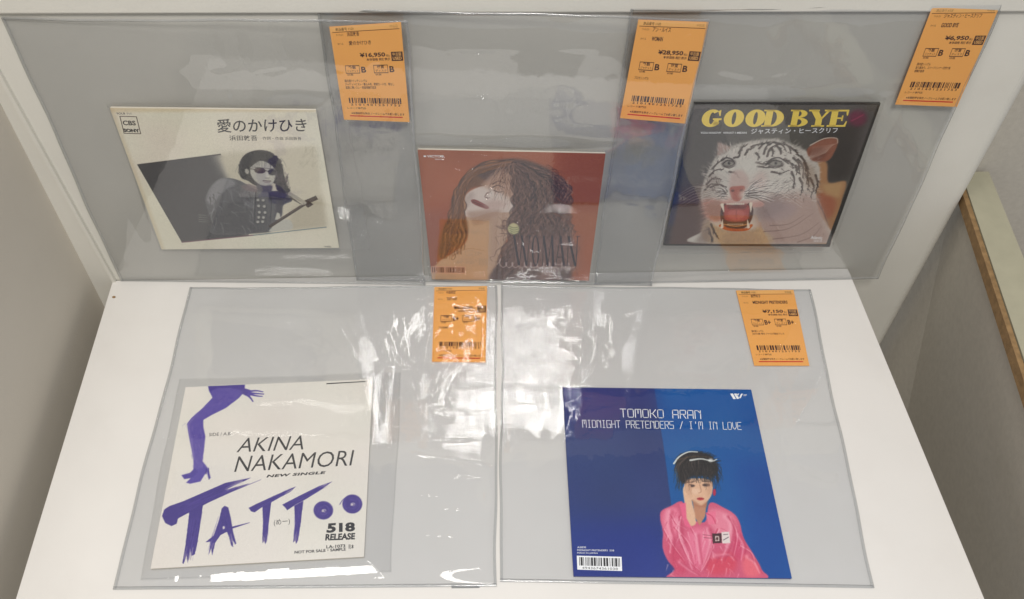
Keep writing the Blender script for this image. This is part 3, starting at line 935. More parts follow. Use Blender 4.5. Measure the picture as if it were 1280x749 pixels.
# =============================================================== cover 3: roaring tiger
def cover3():
    o = jacket(3, "black edged single sleeve with a roaring white tiger head, upright at right", ink_mat("black_card", (30, 29, 31)))
    p = Painter(PX[3], bg=(82, 77, 74), seed=33)
    p.clouds(4, 4)
    p.frame(830, 165, 5.167)
    p.poly([(60, 400), (400, 300), (400, 740), (-10, 740)], (84, 56, 52), .8, 50)
    p.poly([(1000, 0), (1300, -100), (1200, 300), (1050, 320)], (42, 36, 34), .8, 30)
    rng = p.rng
    # body fur at right
    p.poly([(980, 190), (1050, 195), (1062, 320), (1175, 312), (1150, 430), (1120, 560), (1060, 715), (960, 715), (950, 500)], (176, 128, 86), 1, 5, smooth=True)
    p.poly([(985, 400), (1080, 390), (1110, 470), (1060, 560), (1000, 500)], (168, 92, 66), .8, 14, smooth=True)
    p.poly([(1020, 330), (1160, 318), (1130, 420), (1040, 400)], (196, 160, 110), .7, 12)
    # head
    p.poly([(340, 150), (430, 92), (520, 62), (620, 48), (720, 42), (800, 68), (880, 100), (950, 140), (1000, 220), (1000, 320), (980, 400), (1000, 520), (1050, 600), (1055, 715), (195, 715), (240, 640), (272, 570), (252, 480), (236, 400), (258, 310), (300, 220)], (205, 199, 188), 1, 6, smooth=True)
    p.poly([(590, 430), (760, 390), (960, 400), (1050, 600), (1050, 715), (640, 715), (600, 560)], (172, 142, 130), .97, 26, smooth=True)
    p.poly([(650, 460), (760, 440), (860, 480), (780, 560), (660, 560)], (156, 134, 136), .6, 22, smooth=True)
    p.poly([(250, 430), (400, 440), (380, 560), (270, 560)], (190, 122, 104), .9, 14, smooth=True)
    p.poly([(500, 290), (640, 250), (640, 360), (520, 400)], (198, 160, 152), .5, 20, smooth=True)
    p.poly([(262, 560), (330, 600), (430, 640), (560, 630), (620, 615), (690, 715), (280, 715)], (186, 160, 128), 1, 10, smooth=True)
    p.poly([(400, 640), (560, 640), (620, 715), (380, 715)], (160, 140, 122), .6, 14, smooth=True)
    # ears
    p.poly([(345, 58), (432, 92), (400, 130), (340, 150)], (166, 142, 132), 1, 5)
    p.poly([(918, 112), (960, 72), (1040, 36), (1105, 34), (1122, 60), (1100, 120), (1062, 175), (1000, 186), (945, 172)], (146, 88, 66), 1, 4, smooth=True)
    p.curve([(940, 80), (1030, 38), (1110, 36), (1118, 66)], 8, (214, 196, 178), .9, 4)
    p.poly([(935, 115), (1010, 95), (1050, 130), (1000, 180), (950, 165)], (104, 56, 44), .6, 12, smooth=True)
    for i in range(24): p.curve([(925 + i * 5, 175 - i * 2), (945 + i * 6, 130 - i * 2), (960 + i * 7, 90 - i)], 3, (220, 204, 186), .45, 1)
    # fur strokes
    for i in range(1100):
        x = rng.uniform(255, 1000); y = rng.uniform(60, 440)
        dx, dy = x - 470, y - 330; L = math.hypot(dx, dy) + 1
        if L < 110 and y > 330: continue
        g = rng.choice([232, 222, 206, 190, 170, 128]); k = rng.uniform(14, 34)
        if y < 80 and abs(x - 680) > 190: continue
        if x > 900 and y < 150: continue
        if x < 330 and y < 200: continue
        p.line([(x, y), (x + dx / L * k, y + dy / L * k - 3)], 4.2, (g, g * .95, g * .9), .6, 1)
    for i in range(170):
        x = rng.uniform(560, 860); y = rng.uniform(300, 420)
        p.line([(x, y), (x - rng.uniform(20, 50), y + rng.uniform(4, 30))], 4, rng.choice([[236, 230, 222], [86, 72, 72], [60, 52, 52]]), .5, 1)
    for i in range(300):
        x = rng.uniform(280, 1040); y = rng.uniform(580, 712); g = rng.uniform(-35, 35)
        k = 1 if x > 640 else 0
        c = (186 + g, 158 + g, 122 + g) if not k else (172 + g, 142 + g, 130 + g)
        p.line([(x, y), (x + rng.uniform(-8, 14), y + rng.uniform(10, 26))], 4, c, .4, 1)
    # stripes: brow, crown and cheeks
    st = (62, 48, 44)
    S = [[(480, 130), (500, 95), (530, 80)], [(640, 135), (655, 90), (700, 60)], [(662, 150), (680, 100), (735, 72)],
         [(760, 60), (800, 90), (815, 130)], [(700, 60), (760, 80), (785, 120)], [(610, 100), (640, 70), (690, 55)], [(560, 90), (600, 75), (640, 72)],
         [(830, 160), (865, 200), (870, 260)], [(860, 170), (895, 220), (890, 290)], [(900, 190), (925, 250), (915, 330)], [(905, 260), (930, 310), (925, 370)],
         [(940, 290), (965, 350), (945, 410)], [(845, 210), (855, 240), (850, 270)], [(975, 270), (990, 330), (975, 390)], [(880, 150), (912, 200), (908, 250)], [(820, 250), (838, 300), (828, 350)], [(872, 290), (890, 340), (880, 400)], [(720, 80), (742, 110), (750, 140)], [(520, 140), (540, 110), (575, 95)], [(590, 130), (606, 150), (600, 172)], [(690, 100), (700, 130), (690, 150)], [(820, 100), (850, 125), (862, 150)],
         [(310, 230), (350, 190), (400, 160)], [(290, 280), (330, 240), (380, 235)], [(275, 330), (320, 290), (370, 300)], [(300, 350), (350, 330), (400, 350)],
         [(262, 370), (300, 330), (330, 330)], [(330, 400), (370, 370), (395, 400)], [(450, 160), (480, 150), (490, 120)], [(420, 250), (460, 260), (480, 290)],
         [(590, 190), (640, 200), (690, 180)], [(600, 215), (650, 222), (700, 225)], [(690, 250), (750, 260), (800, 240)], [(770, 170), (810, 190), (830, 230)],
         [(300, 590), (320, 640), (350, 690)], [(285, 620), (300, 670), (310, 710)]]
    for s in S:   # every stripe is a row of short dark hairs
        p.curve(s, 15, st, .8, 5)
        for j in range(9):
            t = rng.uniform(0, 1) * (len(s) - 1); i = min(int(t), len(s) - 2); f = t - i
            x = s[i][0] * (1 - f) + s[i + 1][0] * f; y = s[i][1] * (1 - f) + s[i + 1][1] * f
            dx, dy = s[i + 1][0] - s[i][0], s[i + 1][1] - s[i][1]; L = math.hypot(dx, dy)
            ox, oy = x - 470, y - 330; M_ = math.hypot(ox, oy) + 1
            w = 9 * math.sin(min(1, max(0, t / (len(s) - 1))) * 3.1) + 2
            a = rng.uniform(-w, w); x += -dy / L * a; y += dx / L * a
            k = rng.uniform(10, 26)
            p.line([(x, y), (x + dx / L * k * .7 + ox / M_ * k * .5, y + dy / L * k * .7 + oy / M_ * k * .5)], 7, [(44, 36, 36), (66, 50, 46), (34, 28, 30)][rng.integers(3)], .75, 2)
    for a0, a1, r0, r1, n in ((2.5, 3.5, 130, 215, 50), (-.9, .3, 260, 430, 80)):
        for j in range(n):   # broken tabby marks round the face
            a = rng.uniform(a0, a1); r = rng.uniform(r0, r1); x = 500 + r * math.cos(a) * 1.05; y = 340 + r * math.sin(a) * .86
            if not (262 < x < 985 and 60 < y < 470): continue
            if math.sin(r * .11 + a * 5) < .1: continue
            tx, ty = -math.sin(a), math.cos(a); k = rng.uniform(12, 30)
            p.line([(x, y), (x + tx * k + math.cos(a) * 8, y + ty * k + math.sin(a) * 8)], 5.5, (74, 58, 54), .6, 1.5)
    # shade that models the head: hollow cheeks, sockets, jaw
    p.poly([(265, 300), (330, 260), (360, 330), (330, 420), (270, 440)], (120, 100, 92), .4, 20, smooth=True)
    p.poly([(600, 430), (720, 400), (780, 480), (640, 560), (570, 540)], (122, 104, 104), .45, 24, smooth=True)
    p.poly([(880, 180), (980, 240), (970, 380), (900, 330)], (150, 120, 96), .45, 20, smooth=True)
    p.poly([(195, 715), (240, 640), (275, 560), (300, 640), (290, 715)], (120, 98, 88), .6, 14)
    for s in ([(640, 640), (800, 620), (960, 520)], [(700, 690), (880, 660), (1000, 580)], [(680, 600), (800, 590), (900, 530)], [(860, 710), (960, 670), (1010, 610)], [(990, 440), (1030, 520), (1060, 600)]):
        p.curve(s, 11, (124, 94, 88), .7, 3)
    # eyes
    for x, y, r in ((415, 197, 32), (715, 197, 40)):
        p.oval(x, y, r + 14, 25, (52, 42, 42), .8, 5, rot=.12 if x > 500 else -.12); p.oval(x, y, r - 2, 14, (136, 132, 122), 1, 2); p.oval(x + 2, y - 2, 8, 9, (30, 28, 32), 1, 2); p.oval(x, y + 34, r, 9, (226, 220, 208), .6, 5)
        p.line([(x - r - 6, y + 4), (x - r * .3, y - 22), (x + r, y - 14)], 8, (44, 36, 36), .9, 4)
    edge = [(258, 310), (300, 220), (340, 150), (430, 92), (520, 62), (620, 48), (720, 42), (800, 68), (880, 100)]
    for i in range(240):
        t = rng.uniform(0, len(edge) - 1.001); j = int(t); f = t - j
        x = edge[j][0] * (1 - f) + edge[j + 1][0] * f; y = edge[j][1] * (1 - f) + edge[j + 1][1] * f
        ox, oy = x - 560, y - 330; L = math.hypot(ox, oy); k = rng.uniform(4, 16); g = rng.uniform(120, 215)
        p.line([(x - ox / L * 12, y - oy / L * 12), (x + ox / L * k + 3, y + oy / L * k)], 4, (g, g * .96, g * .9), .7, 1)
    for i in range(160):
        y = rng.uniform(330, 640); x = 250 + rng.uniform(-25, 25) + (y - 330) * .02; k = rng.uniform(15, 45); g = rng.uniform(90, 200)
        p.line([(x + 20, y), (x - k, y + k * .5)], 4, (g, g * .86, g * .78), .45, 1)
    # nose bridge and nose
    p.poly([(470, 180), (590, 170), (600, 260), (520, 350), (430, 340), (450, 260)], (212, 208, 196), .7, 18, smooth=True)
    p.poly([(440, 250), (500, 240), (540, 300), (524, 372), (480, 380), (425, 372), (420, 310)], (196, 160, 150), .6, 12, smooth=True)
    for q in ([(372, 178), (400, 160), (440, 172), (452, 200)], [(655, 205), (690, 168), (740, 160), (775, 182), (800, 200)]): p.curve(q, 13, (44, 34, 34), .9, 5)
    for q in ([(385, 215), (420, 226), (452, 212)], [(672, 214), (715, 226), (765, 208)]): p.curve(q, 8, (56, 44, 42), .85, 4)
    p.poly([(424, 352), (470, 342), (516, 346), (512, 400), (480, 440), (445, 436), (424, 400)], (176, 98, 84), 1, 4, smooth=True)
    p.oval(440, 372, 12, 8, (86, 36, 34), .8, 3); p.oval(496, 370, 12, 8, (96, 42, 38), .8, 3)
    p.poly([(390, 400), (430, 420), (470, 445), (540, 425), (620, 430), (640, 470), (560, 480), (470, 452), (370, 470), (280, 450)], (204, 150, 138), .8, 7, smooth=True)
    for cx, cy, rx, ry in ((572, 398, 92, 42), (372, 404, 56, 36)):
        p.oval(cx, cy, rx, ry, (222, 212, 200), .85, 14)
        for i in range(70):
            a = rng.uniform(0, 6.28); r = rng.uniform(0, .9); x = cx + rx * r * math.cos(a); y = cy + ry * r * math.sin(a); k = 1 if cx > 470 else -1
            g = rng.choice([236, 226, 150, 120]); p.line([(x, y), (x + k * rng.uniform(10, 26), y + rng.uniform(-6, 8))], 4, (g, g * .95, g * .9), .55, 1)
        k = 1 if cx > 470 else -1
        for i in range(22 if k > 0 else 12):   # alternating dark and pale rays fanning off the muzzle
            a = -.75 + 1.1 * (i / (21 if k > 0 else 11)) + rng.normal(0, .03); r0 = rng.uniform(20, 50); r1 = rng.uniform(130, 210) if k > 0 else rng.uniform(70, 110)
            x0, y0 = (500, 395) if k > 0 else (430, 395)
            p.curve([(x0 + k * r0 * math.cos(a), y0 + r0 * math.sin(a)), (x0 + k * (r0 + r1) * .5 * math.cos(a - .08), y0 + (r0 + r1) * .5 * math.sin(a - .08)), (x0 + k * r1 * math.cos(a), y0 + r1 * math.sin(a))], 7, (60, 50, 50) if i % 2 else (236, 230, 222), .8, 2.5)
        for i in range(4):
            p.curve([(cx - k * rx * .6, cy - 22 + i * 15), (cx, cy - 28 + i * 16), (cx + k * rx * .8, cy - 20 + i * 15)], 5, (92, 76, 72), .75, 3)
    p.poly([(300, 440), (365, 446), (352, 560), (300, 545), (268, 500)], (150, 112, 92), .6, 10, smooth=True)
    # mouth
    p.poly([(386, 456), (425, 474), (462, 462), (505, 474), (552, 452), (572, 505), (556, 570), (520, 612), (460, 630), (400, 614), (366, 572), (362, 505)], (62, 28, 28), 1, 3, smooth=True)
    p.poly([(392, 462), (460, 470), (540, 462), (548, 520), (530, 565), (460, 575), (395, 565), (382, 520)], (172, 70, 64), 1, 6, smooth=True)
    p.oval(462, 528, 56, 36, (196, 98, 88), .9, 8); p.curve([(462, 500), (462, 556)], 5, (130, 50, 52), .7, 2); p.poly([(396, 462), (540, 462), (520, 492), (410, 492)], (96, 38, 38), .7, 8)
    p.curve([(362, 600), (400, 622), (460, 630), (530, 624), (556, 600)], 22, (190, 84, 34), 1)
    p.curve([(375, 590), (460, 604), (540, 590)], 7, (222, 160, 96), .9)
    for i in range(9): p.oval(405 + i * 13, 458, 6, 6, (230, 214, 196), 1, 1)
    for i in range(8): p.oval(410 + i * 13, 592, 5, 5, (224, 200, 160), .9, 1)
    for a, b, w in (((372, 462), (384, 512), 20), ((556, 455), (556, 512), 20), ((370, 612), (374, 560), 18), ((540, 612), (534, 562), 18)):
        p.line([a, b], w, (236, 222, 200), 1, 3)
    for i in range(5):
        p.curve([(560 + i * 12, 340 + i * 18), (720, 320 + i * 14), (890, 395 + i * 22)], 3, (236, 230, 222), .75, 1)
        p.curve([(330 + i * 4, 385 + i * 12), (220, 350 + i * 18), (95, 410 + i * 20)], 3, (214, 204, 190), .75, 1)
    p.curve([(300, 360), (190, 345), (110, 390)], 3, (214, 204, 190), .8, 1)
    # black frame round the picture and blue left margin
    p.poly([(-60, 740), (30, 740), (165, 0), (60, 0)], (34, 32, 44), .9, 12)
    p.poly([(-30, 600), (60, 600), (105, 380), (40, 380)], (24, 32, 92), .6, 12)
    p.frame(810, 110, 3.12)
    p.line([(56, 612), (700, 612)], 10, (24, 24, 26)); p.line([(905, 60), (700, 612)], 14, (26, 25, 26)); p.line([(180, 62), (905, 62)], 9, (26, 25, 28)); p.line([(180, 62), (58, 612)], 7, (24, 26, 36))
    # crimson seal
    p.oval(815, 118, 36, 30, (112, 22, 60), .85, 8); p.line([(790, 128), (838, 104)], 6, (160, 40, 84), .6)
    p.grain(4, 2); p.grain(3)
    p.mesh("cover_print", RC[3], ZP, M['print'], o)
    h = Painter(PX[3], n=4); h.frame(865, 125, 5.333)

    # fat slanted roman capitals, drawn on a 100 high cell with x to the right
    def place(shape, x, w):
        out = []
        for gx, gy in shape:
            out.append((x - 8 + gx * w / 100 * 1.1 + gy * .22, 174 - gy * 1.10))
        return h.uv(out)
    def ring(t, x, w, a0, a1, inner=(.20, .74), n=22):
        P = []; Q = []
        for i in range(n + 1):
            a = R(a0 + (a1 - a0) * i / n); P.append((50 + 50 * math.cos(a), 50 + 52 * math.sin(a))); Q.append((50 + 50 * inner[0] * math.cos(a), 50 + 50 * inner[1] * math.sin(a)))
        for i in range(n):
            t.add(place([P[i], P[i + 1], Q[i + 1], Q[i]], x, w), [(0, 1, 2, 3)])
    def blk(t, x, w, pts): t.add(place(pts, x, w), [tuple(range(len(pts)))])
    t = Letters(RC[3], None)
    # G
    ring(t, 62, 118, 52, 330, (.24, .70)); blk(t, 62, 118, [(56, 50), (100, 50), (100, 40), (88, 38), (88, 12), (64, 6), (64, 38), (56, 41)]); blk(t, 62, 118, [(76, 92), (90, 100), (92, 64), (86, 64)])
    ring(t, 206, 120, 0, 360); ring(t, 348, 120, 0, 360)
    def bowl(t, x, w, x0, cy, ry, rx, ix, iy):
        n = 14
        for i in range(n):
            a, b = R(-90 + 180 * i / n), R(-90 + 180 * (i + 1) / n)
            blk(t, x, w, [(x0 + rx * math.cos(a), cy + ry * math.sin(a)), (x0 + rx * math.cos(b), cy + ry * math.sin(b)), (x0 + ix * math.cos(b), cy + iy * math.sin(b)), (x0 + ix * math.cos(a), cy + iy * math.sin(a))])
    def serif(t, x, w, a, b, y, hh=9): blk(t, x, w, [(a, y), (b, y), (b, y + hh), (a, y + hh)])
    # D
    X, W = 462, 128; blk(t, X, W, [(12, 0), (44, 0), (44, 100), (12, 100)]); serif(t, X, W, 0, 50, 0); serif(t, X, W, 0, 50, 91); bowl(t, X, W, 44, 50, 50, 56, 22, 40)
    # B
    X, W = 640, 118; blk(t, X, W, [(12, 0), (44, 0), (44, 100), (12, 100)]); serif(t, X, W, 0, 52, 0); serif(t, X, W, 0, 52, 91); bowl(t, X, W, 44, 76, 24, 44, 14, 15); bowl(t, X, W, 44, 27, 27, 54, 22, 18)
    # Y
    X, W = 762, 140; blk(t, X, W, [(36, 0), (64, 0), (64, 46), (36, 46)]); blk(t, X, W, [(36, 44), (64, 48), (40, 96), (8, 96)]); blk(t, X, W, [(54, 44), (64, 46), (94, 96), (80, 96)])
    serif(t, X, W, 22, 78, 0); serif(t, X, W, 0, 46, 91); serif(t, X, W, 68, 104, 91)
    # E
    X, W = 900, 120; blk(t, X, W, [(12, 0), (46, 0), (46, 100), (12, 100)]); serif(t, X, W, 0, 96, 0, 10); serif(t, X, W, 0, 100, 90, 10); serif(t, X, W, 44, 74, 46, 9)
    blk(t, X, W, [(84, 8), (96, 8), (100, 32), (94, 32)]); blk(t, X, W, [(86, 92), (100, 92), (98, 66), (92, 66)]); blk(t, X, W, [(68, 34), (76, 34), (76, 66), (68, 66)])
    t.build("title_lettering", ZL, M['yellow'], o)
    t = Letters(RC[3], h.uv)
    t.text("ジャスティン・ヒースクリフ", (388, 222), (965, 216), (390, 186), bold=.006)
    t.text("YOU KNOW  WHAT I MEAN", (55, 220), (358, 220), (56, 207), bold=.01)
    h.frame(830, 165, 5.167)
    t.text("Atlantic", (945, 690), (1020, 694), (948, 668), bold=.006); t.text("SIDE-45", (965, 708), (1018, 708), (966, 698))
    t.build("artist_lettering", ZL, M['white'], o)


# =============================================================== cover 4: white sleeve, violet brush lettering
def cover4():
    o = jacket(4, "cream single sleeve with violet leg picture and large violet brush lettering, lying at left", M['card'])
    p = Painter(PX[4], n=380, bg=(238, 232, 222), seed=44)
    p.clouds(2, 4)
    V = (78, 62, 150)
    rng = p.rng
    p.frame(180, 460, 2.774)
    # leg
    p.poly([(222, 58), (350, 56), (350, 82), (330, 105), (285, 140), (235, 165), (206, 182), (206, 205), (213, 240), (208, 290), (203, 325), (222, 350), (232, 385), (224, 386), (217, 362), (196, 396), (160, 404), (146, 400), (165, 382), (172, 350), (172, 318), (160, 260), (152, 215), (150, 195), (165, 175), (205, 140), (238, 104), (226, 80)], (92, 76, 166), 1, .8)
    p.poly([(130, 374), (160, 366), (176, 350), (190, 362), (165, 384), (140, 388)], (82, 66, 158), 1, .8)
    p.poly([(222, 58), (350, 56), (345, 80), (300, 70), (250, 72), (228, 84)], (70, 52, 148), 1, 1)
    p.line([(224, 350), (226, 388)], 3, (60, 44, 130)); p.line([(216, 352), (215, 370)], 3, (60, 44, 130))
    # hand
    p.poly([(338, 72), (358, 74), (372, 82), (366, 100), (350, 96), (340, 88)], V, 1, 1, smooth=True)
    for a in ([(365, 82), (390, 80), (412, 84)], [(365, 88), (392, 90), (415, 92)], [(365, 92), (390, 98), (410, 100)], [(360, 96), (370, 106), (378, 118)]):
        p.curve(a, 8, (84, 66, 160), 1, 4)
    for i in range(120):
        t = rng.uniform(0, 1); x = 300 - 140 * t + rng.uniform(-24, 24); y = 85 + 115 * t + rng.uniform(-10, 10)
        p.line([(x, y), (x - 12, y + 10)], 2, rng.choice([[132, 116, 190], [64, 48, 140], [110, 92, 178]]), .35, 1)
    for i in range(90):
        y = rng.uniform(205, 350); x = 182 + (y - 200) * .06 + rng.uniform(-22, 20)
        p.line([(x, y), (x + 1, y + 14)], 2, rng.choice([[140, 124, 192], [70, 54, 150], [112, 96, 178]]), .4, 1)
    p.curve([(172, 178), (156, 200), (164, 250), (176, 320)], 5, (150, 134, 190), .5, 3)
    # brush lettering
    p.frame(190, 590, 4.571)
    D = (70, 54, 138)
    def brush(pts, n, w, al=1.0):
        for i in range(n):
            j = rng.uniform(-1, 1)
            q = [(x + rng.normal(0, 1.2) + j * ww * nx, y + rng.normal(0, 1.2) + j * ww * ny) for (x, y, ww, nx, ny) in pts]
            a = rng.uniform(0, .12); b = rng.uniform(.84, 1.0)
            m = len(q); i0 = 0
            qq = [tuple(np.array(q[0]) * (1 - a) + np.array(q[1]) * a)] + q[1:-1] + [tuple(np.array(q[-2]) * (1 - b) + np.array(q[-1]) * b)]
            c = np.array(D) + rng.normal(0, 9)
            p.curve(qq, w, c, al, w * .5)
    p.poly([(58, 255), (70, 218), (100, 198), (180, 170), (300, 118), (420, 66), (568, 36), (520, 60), (410, 108), (470, 92), (560, 68), (420, 134), (330, 175), (285, 198), (210, 236), (150, 268), (142, 298), (112, 312), (76, 294)], D, 1, .8)
    p.line([(380, 146), (622, 48)], 7, D, .9, 2)
    p.poly([(214, 222), (292, 194), (278, 290), (262, 400), (246, 470), (226, 480), (220, 440), (206, 520), (198, 478), (182, 524), (174, 520), (190, 430), (206, 300)], D, 1, .8)
    p.poly([(398, 212), (415, 196), (436, 206), (450, 262), (464, 345), (482, 410), (476, 416), (462, 392), (464, 430), (452, 420), (440, 372), (428, 344), (392, 362), (362, 405), (345, 476), (338, 440), (324, 474), (336, 400), (306, 402), (352, 366), (382, 282)], D, 1, .8)
    p.line([(410, 334), (556, 292)], 16, D, 1, 3); p.oval(410, 320, 6, 9, (238, 232, 222), 1, 1)
    p.poly([(552, 208), (600, 184), (700, 138), (822, 86), (790, 118), (730, 148), (690, 172), (640, 196), (586, 234), (566, 228)], D, 1, .8)
    p.poly([(630, 196), (682, 176), (668, 290), (656, 396), (648, 412), (640, 396), (632, 408), (630, 380), (634, 290)], D, 1, .8)
    p.poly([(744, 190), (770, 176), (860, 130), (950, 86), (1030, 58), (960, 108), (880, 158), (820, 190), (772, 222), (760, 206)], D, 1, .8)
    p.poly([(812, 196), (864, 168), (850, 290), (834, 392), (822, 412), (818, 392), (806, 404), (808, 380), (816, 290)], D, 1, .8)
    for cx, cy, rx, ry in ((978, 222, 56, 52), (1143, 186, 57, 54)):
        p.oval(cx, cy, rx, ry, D, 1, 1)
        p.oval(cx + 3, cy + 3, 13, 10, (210, 202, 206), 1, 2); p.curve([(cx + 3, cy - 2), (cx + 12, cy + 6), (cx - 4, cy + 12)], 4, D)
        for i in range(26):
            a = rng.uniform(0, 6.28); r = rng.uniform(.35, .97); q = [(cx + rx * r * math.cos(a + j * .35), cy + ry * r * math.sin(a + j * .35)) for j in range(5)]
            p.line(q, 2.4, rng.choice([[140, 124, 190], [50, 34, 120], [96, 80, 170]]), .5, 1)
    p.curve([(1072, 188), (1090, 160), (1120, 140)], 5, D, .8, 2)
    # dry bristle marks in the strokes
    for (x0, y0, x1, y1, w, n) in ((120, 240, 520, 62, 26, 70), (250, 230, 205, 500, 30, 60), (420, 220, 460, 400, 14, 26), (400, 240, 330, 450, 14, 26), (580, 215, 800, 100, 12, 30), (655, 200, 645, 400, 16, 30), (770, 200, 1000, 75, 12, 30), (836, 190, 820, 395, 16, 30)):
        dx, dy = x1 - x0, y1 - y0; L = math.hypot(dx, dy); nx, ny = -dy / L, dx / L
        for i in range(n):
            a = rng.uniform(.05, .8); b = min(1.0, a + rng.uniform(.1, .35)); j = rng.uniform(-w, w)
            p.line([(x0 + dx * a + nx * j, y0 + dy * a + ny * j), (x0 + dx * b + nx * j, y0 + dy * b + ny * j)], 1.8, rng.choice([[110, 92, 178], [48, 32, 116], [84, 64, 156]]), .5, 1)
        for i in range(n // 5):
            a = rng.uniform(.72, .92); j = rng.uniform(-w, w) * .8
            p.line([(x0 + dx * a + nx * j, y0 + dy * a + ny * j), (x0 + dx * 1.0 + nx * j, y0 + dy * 1.0 + ny * j)], 1.6, (206, 198, 196), .55, 2)
    p.grain(3, 2)
    p.mesh("cover_print", RC[4], ZP, M['print'], o)
    h = Painter(PX[4], n=4); h.frame(180, 460, 2.774)
    t = Letters(RC[4], h.uv)
    t.text("AKINA", (320, 295), (552, 285), (332, 246), bold=-.004, shear=.12)
    t.text("NAKAMORI", (312, 364), (724, 341), (322, 309), bold=-.004, shear=.10)
    t.build("artist_lettering", ZL, M['black'], o)
    t = Letters(RC[4], h.uv)
    t.text("NEW SINGLE", (424, 383), (629, 370), (426, 373), bold=.045, shear=.15, spacing=1.1)
    t.text("5", (632, 574), (664, 572), (636, 541), bold=.05); t.text("18", (676, 571), (732, 568), (676, 539), bold=.05)
    t.text("RELEASE", (628, 600), (731, 596), (630, 577), bold=.045)
    t.text("LA-1073", (632, 627), (698, 623), (632, 616), bold=.03)
    t.text("NOT FOR SALE・SAMPLE", (522, 645), (700, 634), (522, 635), bold=.03)
    t.text("見本", (708, 629), (728, 628), (708, 613), bold=.01)
    t.text("(めー)", (450, 552), (506, 546), (450, 528))
    t.text("SIDE / A.B", (225, 239), (300, 235), (226, 228))
    t.build("small_print", ZL, M['black'], o)
    t = Letters(RC[4], h.uv)
    t.quad([(633, 57), (768, 49), (768, 46), (633, 53)])
    t.build("spine_lettering", ZL, M['black'], o)


# =============================================================== cover 5: blue sleeve, pink shirt
PIX = {  # squared display capitals on a 4 x 6 cell
    'T': [[(0, 6), (4, 6)], [(2, 6), (2, 0)]], 'O': [[(.6, 0), (3.4, 0), (4, .6), (4, 5.4), (3.4, 6), (.6, 6), (0, 5.4), (0, .6), (.6, 0)]],
    'M': [[(0, 0), (0, 6), (4, 6), (4, 0)], [(2, 6), (2, 3)]], 'K': [[(0, 0), (0, 6)], [(0, 3), (1.6, 3), (4, 6)], [(1.6, 3), (4, 0)]],
    'A': [[(0, 0), (0, 5.4), (.6, 6), (4, 6), (4, 0)], [(0, 2.6), (4, 2.6)]], 'R': [[(0, 0), (0, 6), (4, 6), (4, 3), (0, 3)], [(2, 3), (4, 0)]],
    'N': [[(0, 0), (0, 6), (2, 6), (4, 4), (4, 6)], [(4, 4), (4, 0)]], 'I': [[(1, 6), (3, 6)], [(2, 6), (2, 0)], [(1, 0), (3, 0)]],
    'D': [[(0, 0), (0, 6), (3.2, 6), (4, 5), (4, 1), (3.2, 0), (0, 0)]], 'G': [[(4, 6), (0, 6), (0, 0), (4, 0), (4, 3), (2.4, 3)]],
    'H': [[(0, 0), (0, 6)], [(4, 6), (4, 0)], [(0, 3), (4, 3)]], 'P': [[(0, 0), (0, 6), (4, 6), (4, 3), (0, 3)]],
    'E': [[(4, 6), (0, 6), (0, 0), (4, 0)], [(0, 3), (3, 3)]], 'S': [[(4, 6), (0, 6), (0, 3), (4, 3), (4, 0), (0, 0)]],
    '/': [[(.5, 0), (3.5, 6)]], "'": [[(2, 6), (2, 4.6)]], 'L': [[(0, 6), (0, 0), (4, 0)]], 'V': [[(0, 6), (0, 2), (2, 0), (4, 2), (4, 6)]], ' ': []}


def pix_text(t, body, bl, br, tl, w):
    a, b, c = [np.array(x, float) for x in (bl, br, tl)]
    n = len(body)
    for i, ch in enumerate(body):
        for s in PIX[ch]:
            pts = [tuple(a + (b - a) * ((i + x / 4 * .74) / (n - .26)) + (c - a) * (y / 6)) for x, y in s]
            t.strokes(pts, w)


